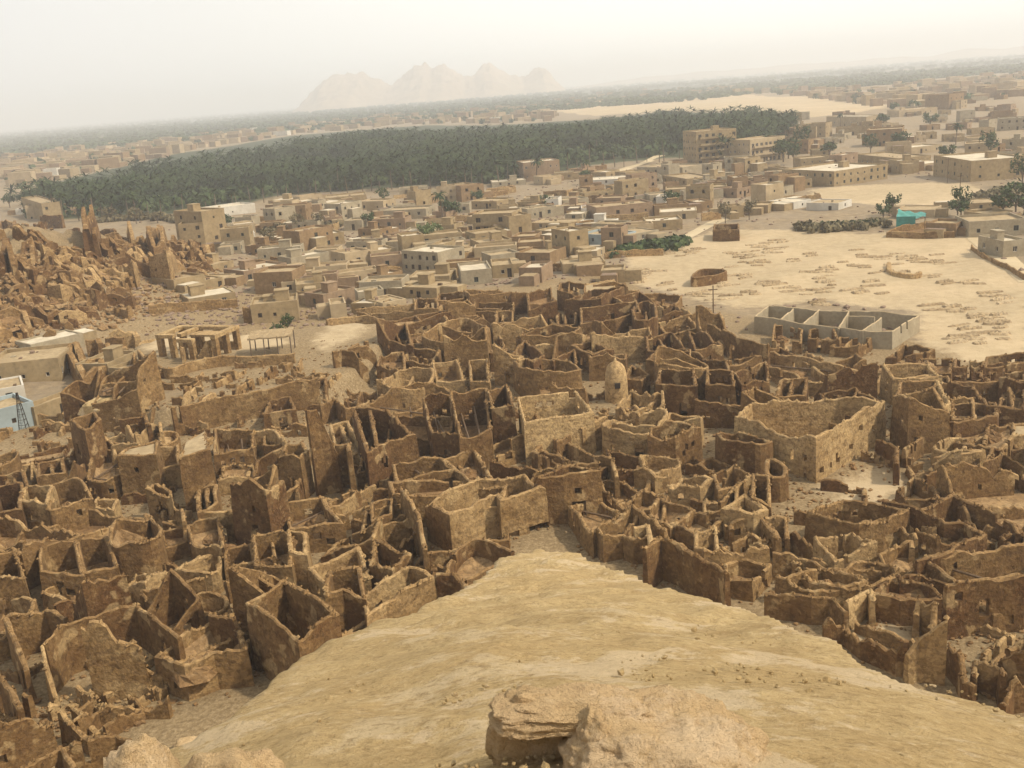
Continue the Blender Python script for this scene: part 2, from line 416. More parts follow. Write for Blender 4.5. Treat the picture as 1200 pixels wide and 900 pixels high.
# ------------------------------------------------------------------ the pale mound the camera stands on
EDGE = PX('-200,1260 -80,1090 0,1010 70,950 130,905 180,882 240,868 300,815 345,777 400,746 440,731 480,719 525,697 575,664 630,640 690,653 760,686 860,710 960,744 1030,783 1060,799 1130,804 1200,830 1290,890 1400,990')
_ea, _et = [], []
for p in EDGE:
    d = ray(*p); _ea.append(math.atan2(d[0], d[1])); _et.append(-d[2] / math.hypot(d[0], d[1]))
def mound_k(az):
    te = np.interp(az, _ea, _et)
    k = np.minimum(.17 * te + .362, te - .03)
    return k, np.minimum(1.6 / np.maximum(te - k, .01), 56)
_ga = np.radians(np.arange(-180, 180.01, .5))
_gk, _gr = mound_k(_ga)
def _sm(a, w):
    q = np.arange(-60, 61); g = np.exp(-(q / w) ** 2); return np.convolve(np.pad(a, 60, 'wrap'), g / g.sum(), 'valid')
_k1, _k2, _gr = _sm(_gk, 3.2), _sm(_gk, 26), _sm(_gr, 3.2)
def mound_k(az):
    return np.interp(az, _ga, _k1), np.interp(az, _ga, _gr)
def mound_z(x, y):
    az = np.arctan2(x, y); r = np.hypot(x, y); k, re = mound_k(az)
    w = np.clip((r - 4) / 34, 0, 1); w = w * w * (3 - 2 * w)
    k = k * w + np.interp(az, _ga, _k2) * (1 - w)
    z = 38.4 - k * r
    over = np.maximum(r - re * .985, 0)
    return np.maximum(z - over * over * .12 - over * .9, -2.5)
def build_mound():
    az = np.concatenate([np.linspace(-180, -41, 24), np.arange(-40, 40.01, .28), np.linspace(41, 180, 24)]) * math.pi / 180
    rr = [0.0, .5, 1.0, 1.5, 2, 2.5, 3.0]
    while rr[-1] < 76: rr.append(rr[-1] * 1.0165)
    rr = np.array(rr); A, Q = np.meshgrid(az, rr); x, y = Q * np.sin(A), Q * np.cos(A)
    z = mound_z(x, y); X, Y, Z = x.ravel(), y.ravel(), z.ravel()
    k, re = mound_k(A.ravel())
    rad = Q.ravel()
    for i in range(len(X)):
        r = rad[i]
        if r < 3: continue
        a = min(1, (r - 3) / 25)
        v = Vector((X[i], Y[i], Z[i] * .6))
        n = noise.fractal(v * .10, 1.0, 2.0, 4) * .32 * a + noise.fractal(v * .55, .9, 2.1, 5) * .20 * (.25 + a)
        # thin crusts breaking off in steps
        st = noise.noise(Vector((X[i] * .16 + 5, Y[i] * .22, 2.7))) * 3.0
        n += (abs(st - round(st)) - .25) * .22 * (.3 + a)
        n -= min(1, max(0, (noise.fractal(v * .33 + Vector((9, 9, 9)), 1, 2, 3) - .4) * 4)) * .06
        Z[i] += n if r < re[i] * .9 else n * .75
    V = np.stack([X, Y, Z], 1); na, nr = len(az), len(rr)
    i, j = np.meshgrid(np.arange(na - 1), np.arange(nr - 1)); q = (j * na + i).ravel()
    m = mesh('mound', V, np.stack([q, q + 1, q + na + 1, q + na], 1), M['stone'], smooth=True)
    tag(link('hill', m), kind='structure')
build_mound()
# ------------------------------------------------------------------ ruined walls
def resample(ctrl, closed, step=None, wob=.22, smooth=False):
    """ctrl: (x, y, h). Returns samples P (n,2), H (n), and for every control edge the sample span."""
    step = step or min(.85, max(.34, math.hypot(ctrl[0][0], ctrl[0][1]) * .0042))
    c = [tuple(p) for p in ctrl]; n = len(c); E = n if closed else n - 1
    P, H, spans = [], [], []
    for e in range(E):
        a, b = c[e], c[(e + 1) % n]
        L = math.hypot(b[0] - a[0], b[1] - a[1]); k = max(2, int(L / step + .5)); s0 = len(P)
        pa, pb = c[(e - 1) % n] if closed or e > 0 else a, c[(e + 2) % n] if closed or e < E - 1 else b
        for i in range(k):
            t = i / k
            if smooth:
                q = [.5 * (2 * a[d] + (b[d] - pa[d]) * t + (2 * pa[d] - 5 * a[d] + 4 * b[d] - pb[d]) * t * t + (3 * a[d] - pa[d] - 3 * b[d] + pb[d]) * t ** 3) for d in (0, 1)]
            else: q = [a[0] + (b[0] - a[0]) * t, a[1] + (b[1] - a[1]) * t]
            P.append(q); H.append(a[2] + (b[2] - a[2]) * t)
        spans.append([s0, s0 + k])
    if not closed: P.append([c[-1][0], c[-1][1]]); H.append(c[-1][2])
    P = np.array(P)
    if wob:
        for p in P:
            v = Vector((p[0] * .22, p[1] * .22, 3.1))
            p[0] += noise.noise(v) * wob * 1.6; p[1] += noise.noise(v + Vector((7, 3, 1))) * wob * 1.6
    return P, np.array(H), spans

def normals(P, closed):
    n = len(P); out = np.zeros_like(P)
    for i in range(n):
        a = P[(i - 1) % n] if closed or i else P[i]; b = P[(i + 1) % n] if closed or i < n - 1 else P[i]
        t1 = P[i] - a; t2 = b - P[i]
        l1, l2 = np.hypot(*t1), np.hypot(*t2)
        t1 = t1 / l1 if l1 > 1e-6 else t2 / max(l2, 1e-6); t2 = t2 / l2 if l2 > 1e-6 else t1
        m = t1 + t2; L = np.hypot(*m)
        m = m / L if L > .3 else t1
        c = max(.6, float(m @ t2)); out[i] = np.array([-m[1], m[0]]) / c
    return out

def tops(P, H, seed, ragged):
    """crumbled top line"""
    out = []; s = 0.0
    for i, (p, h) in enumerate(zip(P, H)):
        v = Vector((p[0] * .34, p[1] * .34, seed * 1.7))
        n = noise.fractal(v, .9, 2.0, 3) * .62 * ragged + (noise.noise(v * 4.5) * .2 + R.uniform(-.13, .13)) * ragged
        g = noise.noise(Vector((p[0] * .16, p[1] * .16, seed * 2.3 + 40)))
        if g > .28: n -= (g - .28) * 4.2 * ragged * min(1.0, h / 4)
        out.append(max(.45, h + n))
    return np.array(out)

def wall_mesh(P, NN, Ht, Zb, thick, holes, cap0, cap1, org, mats, rough=.07, cell=.6):
    n = len(P); nz = max(3, int(max(Ht) / cell + .5)); base = -.7
    V, Fc, MI = [], [], []
    seg = np.hypot(*(P[1:] - P[:-1]).T); S = np.concatenate([[0], np.cumsum(seg)])
    def vid(i, j, side): return (i * (nz + 2) + j) * 2 + side
    for i in range(n):
        for j in range(nz + 2):
            if j <= nz: z = base + (Ht[i] - base) * j / nz; w = thick * .5 * (1.3 - .55 * min(1, j / nz)); 
            else: z = Ht[i] + .09; w = thick * .13
            for sd in (1, -1):
                x = P[i][0] + NN[i][0] * w * sd; y = P[i][1] + NN[i][1] * w * sd; zz = Zb[i] + z
                q = Vector((x * .9, y * .9, zz * .9 + sd * 31))
                d = noise.noise(q) * rough + noise.noise(q * .3) * rough * 1.3
                V.append((x + NN[i][0] * d * sd - org[0], y + NN[i][1] * d * sd - org[1], zz + (noise.noise(q * 1.7) * rough * .7 if 0 < j else 0) - org[2]))
    def solid(i, j):
        if i < 0 or i >= n - 1 or j < 0 or j >= nz: return False
        s = (S[i] + S[i + 1]) / 2; hh = (Ht[i] + Ht[i + 1]) / 2; z = base + (hh - base) * (j + .5) / nz
        return not any(a <= s <= b and c <= z <= d for a, b, c, d in holes)
    for i in range(n - 1):
        for j in range(nz):
            if not solid(i, j): continue
            a, b, c, d = (i, j), (i + 1, j), (i + 1, j + 1), (i, j + 1)
            Fc.append((vid(*b, 0), vid(*a, 0), vid(*d, 0), vid(*c, 0))); MI.append(0)
            Fc.append((vid(*a, 1), vid(*b, 1), vid(*c, 1), vid(*d, 1))); MI.append(0)
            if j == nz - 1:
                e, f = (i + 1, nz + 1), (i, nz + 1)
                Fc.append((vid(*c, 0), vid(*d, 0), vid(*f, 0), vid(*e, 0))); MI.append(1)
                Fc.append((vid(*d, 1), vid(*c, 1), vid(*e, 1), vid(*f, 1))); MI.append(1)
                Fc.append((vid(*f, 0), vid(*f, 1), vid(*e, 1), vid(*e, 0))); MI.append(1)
            elif not solid(i, j + 1): Fc.append((vid(*c, 0), vid(*d, 0), vid(*d, 1), vid(*c, 1))); MI.append(0)
            if j > 0 and not solid(i, j - 1): Fc.append((vid(*a, 0), vid(*b, 0), vid(*b, 1), vid(*a, 1))); MI.append(0)
            if (i > 0 and not solid(i - 1, j)) or (i == 0 and cap0):
                Fc.append((vid(*a, 0), vid(*a, 1), vid(*d, 1), vid(*d, 0))); MI.append(0)
            if (i < n - 2 and not solid(i + 1, j)) or (i == n - 2 and cap1):
                Fc.append((vid(*b, 1), vid(*b, 0), vid(*c, 0), vid(*c, 1))); MI.append(0)
    lumpy = R.random() < .5
    if rough > .02:                                   # loose lumps of salt crust left along the broken top
        for i in range(n):
            for _ in range(R.choice((0, 1, 1, 2)) if lumpy else R.choice((0, 0, 0, 1))):
                s_ = R.uniform(.10, .24); ox, oy = NN[i][0] * R.uniform(-.16, .16) + R.uniform(-.15, .15), NN[i][1] * R.uniform(-.16, .16) + R.uniform(-.15, .15)
                c_ = (P[i][0] + ox - org[0], P[i][1] + oy - org[1], Zb[i] + Ht[i] + R.uniform(-.06, .12) - org[2]); k = len(V)
                for dx, dy, dz in ((1, 0, 0), (0, 1, .2), (-1, 0, 0), (0, -1, -.2), (.2, 0, .9), (0, .1, -.9)):
                    q = s_ * R.uniform(.65, 1.3); V.append((c_[0] + dx * q, c_[1] + dy * q, c_[2] + dz * q))
                for a in range(4): Fc += [(k + a, k + (a + 1) % 4, k + 4), (k + (a + 1) % 4, k + a, k + 5)]; MI += [a % 2, 0]
    for i, on in ((0, cap0), (n - 1, cap1)):
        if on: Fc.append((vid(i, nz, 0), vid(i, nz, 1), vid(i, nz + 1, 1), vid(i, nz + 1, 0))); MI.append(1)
    return mesh('wall', V, Fc, mats, MI, smooth=False)

OCC_X0, OCC_Y0 = -260, 20
OCC = np.zeros((480, 560), bool)             # 1 m cells already built on
_gx, _gy = np.meshgrid(np.arange(480) + OCC_X0 + .5, np.arange(560) + OCC_Y0 + .5, indexing='ij')
def poly_cells(poly, grow=0.0):
    xs = [p[0] for p in poly]; ys = [p[1] for p in poly]
    i0, i1 = int(min(xs) - grow - OCC_X0) - 1, int(max(xs) + grow - OCC_X0) + 2
    j0, j1 = int(min(ys) - grow - OCC_Y0) - 1, int(max(ys) + grow - OCC_Y0) + 2
    i0, j0, i1, j1 = max(i0, 0), max(j0, 0), min(i1, 480), min(j1, 560)
    if i1 <= i0 or j1 <= j0: return None, None
    X, Y = _gx[i0:i1, j0:j1], _gy[i0:i1, j0:j1]
    m = inpoly(X, Y, poly)
    if grow: m |= pdist(X, Y, poly) < grow
    return (slice(i0, i1), slice(j0, j1)), m
def occupy(poly, grow=0.0):
    s, m = poly_cells(poly, grow)
    if s is not None: OCC[s] |= m
def blocked(poly, grow=0.0):
    s, m = poly_cells(poly, grow)
    if s is None or not m.any(): return 1.0
    return float((OCC[s] & m).sum()) / m.sum()

RECS = []      # (object, category, phrase, px, py, group, wants_unique)
def rec(o, cat, phrase, px, py, group=None): RECS.append([o, cat, phrase, px, py, group])

def heap(radius, h, seed, mats, n=11, ring=5):
    """mound of fallen lumps"""
    V, Fc = [(0, 0, h)], []
    for k in range(1, ring + 1):
        for i in range(n):
            a = 2 * math.pi * i / n + k * .3; q = radius * k / ring * (1 + .25 * noise.noise(Vector((math.cos(a) * 2, math.sin(a) * 2, seed))))
            z = h * (1 - (k / ring) ** 1.4) + (noise.noise(Vector((math.cos(a) * k, math.sin(a) * k, seed * 3.1))) * .35 * h if k < ring else -.25)
            V.append((q * math.cos(a), q * math.sin(a), z))
    for i in range(n): Fc.append((0, 1 + i, 1 + (i + 1) % n))
    for k in range(ring - 1):
        for i in range(n):
            a, b = 1 + k * n + i, 1 + k * n + (i + 1) % n; Fc.append((a, a + n, b + n, b))
    return mesh('rubble_heap', V, Fc, mats)

TONE = {'r': .12, 'b': .36, 't': .66, 'y': .9}  # mud colour differs by ruin; traced sunlit walls are painted tanner too
STAT = []
BASE_SPOTS = []
def make_ruin(ctrl, closed, tone, opts='', holes_px=(), parts=(), thick=None, name='ruined_house', mats=None, ragged=None, rough=.07, cell=.6, nhole=None):
    """ctrl: world (x, y, h). One thing: an Empty with one mesh per wall."""
    cx, cy = np.mean([c[0] for c in ctrl]), np.mean([c[1] for c in ctrl]); cz = T(cx, cy)
    o = root(name, (cx, cy, cz)); org = (cx, cy, cz)
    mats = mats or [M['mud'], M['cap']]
    th = thick or R.uniform(.38, .54)
    seed = R.random() * 50
    rg = ragged if ragged is not None else R.uniform(.35, .85)
    if 'f' in opts: rg = .25
    if 'j' in opts: rg = 1.6
    tn = max(0, min(1, TONE[tone] + R.uniform(-.1, .1)))
    parts = list(parts)
    for _ in range(R.choice((1, 1, 2, 3)) if 'm' in opts else R.choice((0, 1, 1, 2)) if closed and not parts and len(ctrl) >= 4 and not set(opts) & set('nkf') else 0):
        k = R.randrange(len(ctrl)); n_ = len(ctrl); a, b, c_, d_ = ctrl[k], ctrl[(k + 1) % n_], ctrl[(k + n_ // 2) % n_], ctrl[(k + n_ // 2 + 1) % n_]
        t, u = R.uniform(.35, .65), R.uniform(.35, .65)
        p0 = [a[i] + (b[i] - a[i]) * t for i in range(3)]; p1 = [d_[i] + (c_[i] - d_[i]) * t for i in range(3)]
        if 4.5 < math.dist(p0[:2], p1[:2]) < 14:
            e = R.choice((1, 1, 1, .7)); p1 = [p0[i] + (p1[i] - p0[i]) * e for i in range(3)]
            p0[2] *= R.uniform(.6, 1.02); p1[2] *= R.uniform(.55, .95); parts.append([p0, p1])
    runs = [(ctrl, closed)] + [(p, False) for p in parts]
    made = []
    for ctr, cl in runs:
        P, H, spans = resample(ctr, cl, smooth='o' in opts, wob=.05 if 'f' in opts else .08)
        NN = normals(P, cl); Ht = tops(P, H, seed, rg); Zb = terrain(P[:, 0], P[:, 1])
        for e, (a, b) in enumerate(spans):
            idx = [i % len(P) for i in range(a, b + 1)]
            Q = P[idx]; L = float(np.hypot(*(Q[1:] - Q[:-1]).T).sum())
            made.append([Q, NN[idx], Ht[idx], Zb[idx], L, [], (not cl and e == 0), (not cl and e == len(spans) - 1)])
    # holes seen in the photograph
    for hx, hy, hw, hh in holes_px:
        d = ray(hx, hy); best = None
        for w in made:
            S = 0.0
            for i in range(len(w[0]) - 1):
                p, q = w[0][i], w[0][i + 1]; e = q - p
                den = d[0] * e[1] - d[1] * e[0]
                Ls = float(np.hypot(*e))
                if abs(den) > 1e-9:
                    t = (p[0] * e[1] - p[1] * e[0]) / den; u = (p[0] * d[1] - p[1] * d[0]) / den
                    if t > 0 and -.001 <= u <= 1.001:
                        z = CZ + d[2] * t - w[3][i]
                        if -.3 < z < w[2][i] + .3 and (best is None or t < best[0]): best = (t, w, S + u * Ls, z)
                S += Ls
        if best:
            t, w, s, z = best; sc = t / F
            ww = max(.35, hw * sc / 2 * 1.15); zz = max(.35, hh * sc / 2 * 1.05)
            w[5].append((s - ww, s + ww, z - zz, z + zz))
    for w in made:
        Q, NN, Ht, Zb, L, hl, c0, c1 = w
        if not holes_px and 'n' not in opts and L > 3:
            for _ in range(R.choice((0, 1, 1, 2, 3, 4)) if nhole is None else nhole):
                s = R.uniform(.9, L - .9); z = R.uniform(.35, .75) * float(Ht.mean())
                if R.random() < .18: hl.append((s - .5, s + .5, -.2, 1.9))
                else: hl.append((s - .3, s + .3, z - .3, z + .32))
        m = wall_mesh(Q, NN, Ht, Zb, th, hl, c0, c1, org, mats, rough, cell)
        if rough > .02 and 'n' not in opts:
            for _ in range(int(L * R.uniform(1.0, 2.6))):
                i_ = R.randrange(len(Q)); s_ = R.choice((-1, 1)) * (th * .6 + abs(R.gauss(0, .45))); r_ = R.uniform(.08, .26)
                BASE_SPOTS.append((Q[i_][0] + NN[i_][0] * s_ + R.uniform(-.3, .3), Q[i_][1] + NN[i_][1] * s_ + R.uniform(-.3, .3), r_))
        link('wall', m, o, tone=max(0, min(1, tn + R.uniform(-.09, .09))))
    poly = [(c[0], c[1]) for c in ctrl]
    if closed and len(poly) > 2:
        occupy(poly, .7)
        xs = np.array(poly); area = abs(sum(xs[i][0] * xs[(i + 1) % len(xs)][1] - xs[(i + 1) % len(xs)][0] * xs[i][1] for i in range(len(xs)))) / 2
        hm = float(np.mean([c[2] for c in ctrl]))
        if 'k' in opts:
            # still roofed: a dusty earth roof between the wall heads
            V = [(x - cx + (cx - x) * .04, y - cy + (cy - y) * .04, T(x, y) - cz + h - .12) for x, y, h in ctrl]
            V.append((0, 0, float(np.mean([v[2] for v in V])) + .1)); n = len(ctrl)
            V = V + [(x, y, z - .35) for x, y, z in V[:n]]
            Fc = [(i, (i + 1) % n, n) for i in range(n)] + [(n + 1 + i, n + 1 + (i + 1) % n, (i + 1) % n, i) for i in range(n)]
            link('roof', mesh('roof', V, Fc, M['dust']), o)
        else:
            # earth floor, risen with what fell in
            V, Fc = [], []
            fz = (R.uniform(.45, .75) if R.random() < .3 and 'n' not in opts else R.uniform(.1, .25)) * (.4 * hm + .6 * min(c[2] for c in ctrl)) * .85 if area < 110 else .1
            cen = (sum(p[0] for p in poly) / len(poly), sum(p[1] for p in poly) / len(poly))
            n = len(poly)
            for k, q in enumerate((0, .35, .7, 1.0)):
                for i, (x, y) in enumerate(poly):
                    xx, yy = cen[0] + (x - cen[0]) * q, cen[1] + (y - cen[1]) * q
                    V.append((xx - cx, yy - cy, T(xx, yy) - cz + fz * (.6 + noise.noise(Vector((xx * .5, yy * .5, 1))) * .8 + .5 * q)))
            for k in range(3):
                for i in range(n):
                    a, b = k * n + i, k * n + (i + 1) % n; Fc.append((a, b, b + n, a + n))
            link('floor', mesh('floor', V, Fc, M['rub']), o, tone=min(1, .55 + R.uniform(-.25, .3)))
            if 'n' not in opts and area > 14:
                for _ in range(R.choice((0, 1, 1, 2))):
                    x, y = R.uniform(-.25, .25), R.uniform(-.25, .25); p = poly[R.randrange(n)]
                    hx, hy = (cen[0] + (p[0] - cen[0]) * R.uniform(.2, .7) - cx, cen[1] + (p[1] - cen[1]) * R.uniform(.2, .7) - cy)
                    link('rubble_heap', heap(R.uniform(.8, 1.8), R.uniform(.4, 1.1), R.random() * 90, M['rub']), o, (hx, hy, T(hx + cx, hy + cy) - cz + fz), tone=R.uniform(.2, .6))
                if R.random() < .3:
                    b = MB(); p, q = poly[0], poly[n // 2]
                    for k in range(R.choice((1, 2, 3))):
                        t = R.uniform(.2, .8); u = R.uniform(.2, .8)
                        a_ = (poly[0][0] + (poly[1][0] - poly[0][0]) * t - cx, poly[0][1] + (poly[1][1] - poly[0][1]) * t - cy, hm * R.uniform(.35, .7))
                        b_ = (poly[2 % n][0] + (poly[(3) % n][0] - poly[2 % n][0]) * u - cx, poly[2 % n][1] + (poly[3 % n][1] - poly[2 % n][1]) * u - cy, hm * R.uniform(.3, .7))
                        b.tube(a_, b_, .12)
                    link('palm_beam', b.build('palm_beam', M['wood']), o)
    else:
        for i in range(len(poly) - 1):
            (x0, y0), (x1, y1) = poly[i], poly[i + 1]; L = max(math.hypot(x1 - x0, y1 - y0), .1)
            nx, ny = -(y1 - y0) / L * .9, (x1 - x0) / L * .9
            occupy([(x0 + nx, y0 + ny), (x1 + nx, y1 + ny), (x1 - nx, y1 - ny), (x0 - nx, y0 - ny)])
    return o

TILES = {'A': (0, 225), 'B': (300, 225), 'C': (600, 225), 'D': (900, 225), 'E': (0, 450), 'F': (300, 450), 'G': (600, 450), 'H': (900, 450), 'I': (0, 675), 'J': (300, 675), 'K': (600, 675), 'L': (900, 675)}
def tile_px(t, x, y): return TILES[t][0] + x / 4, TILES[t][1] + y / 4

def trace(t, hp, pts):
    """top-edge pixels -> world (x, y, h); hp = height of the face below the first point, in the same pixels"""
    out = []; h = None
    for k, p in enumerate(pts):
        x, y = tile_px(t, p[0], p[1])
        own = p[2] if len(p) > 2 else (hp if k == 0 else None)
        if own is not None:
            bx, by = down(x, y, own / 4); g = ground(bx, by); d = ray(x, y)
            hh = CZ + d[2] / math.hypot(d[0], d[1]) * math.hypot(g[0], g[1]) - T(g[0], g[1])
            hh = min(max(hh, .8), 11.5)
            if k == 0: h = hh
            out.append((g[0], g[1], hh))
        else:
            g = ground(x, y, h); out.append((g[0], g[1], h))
    return out
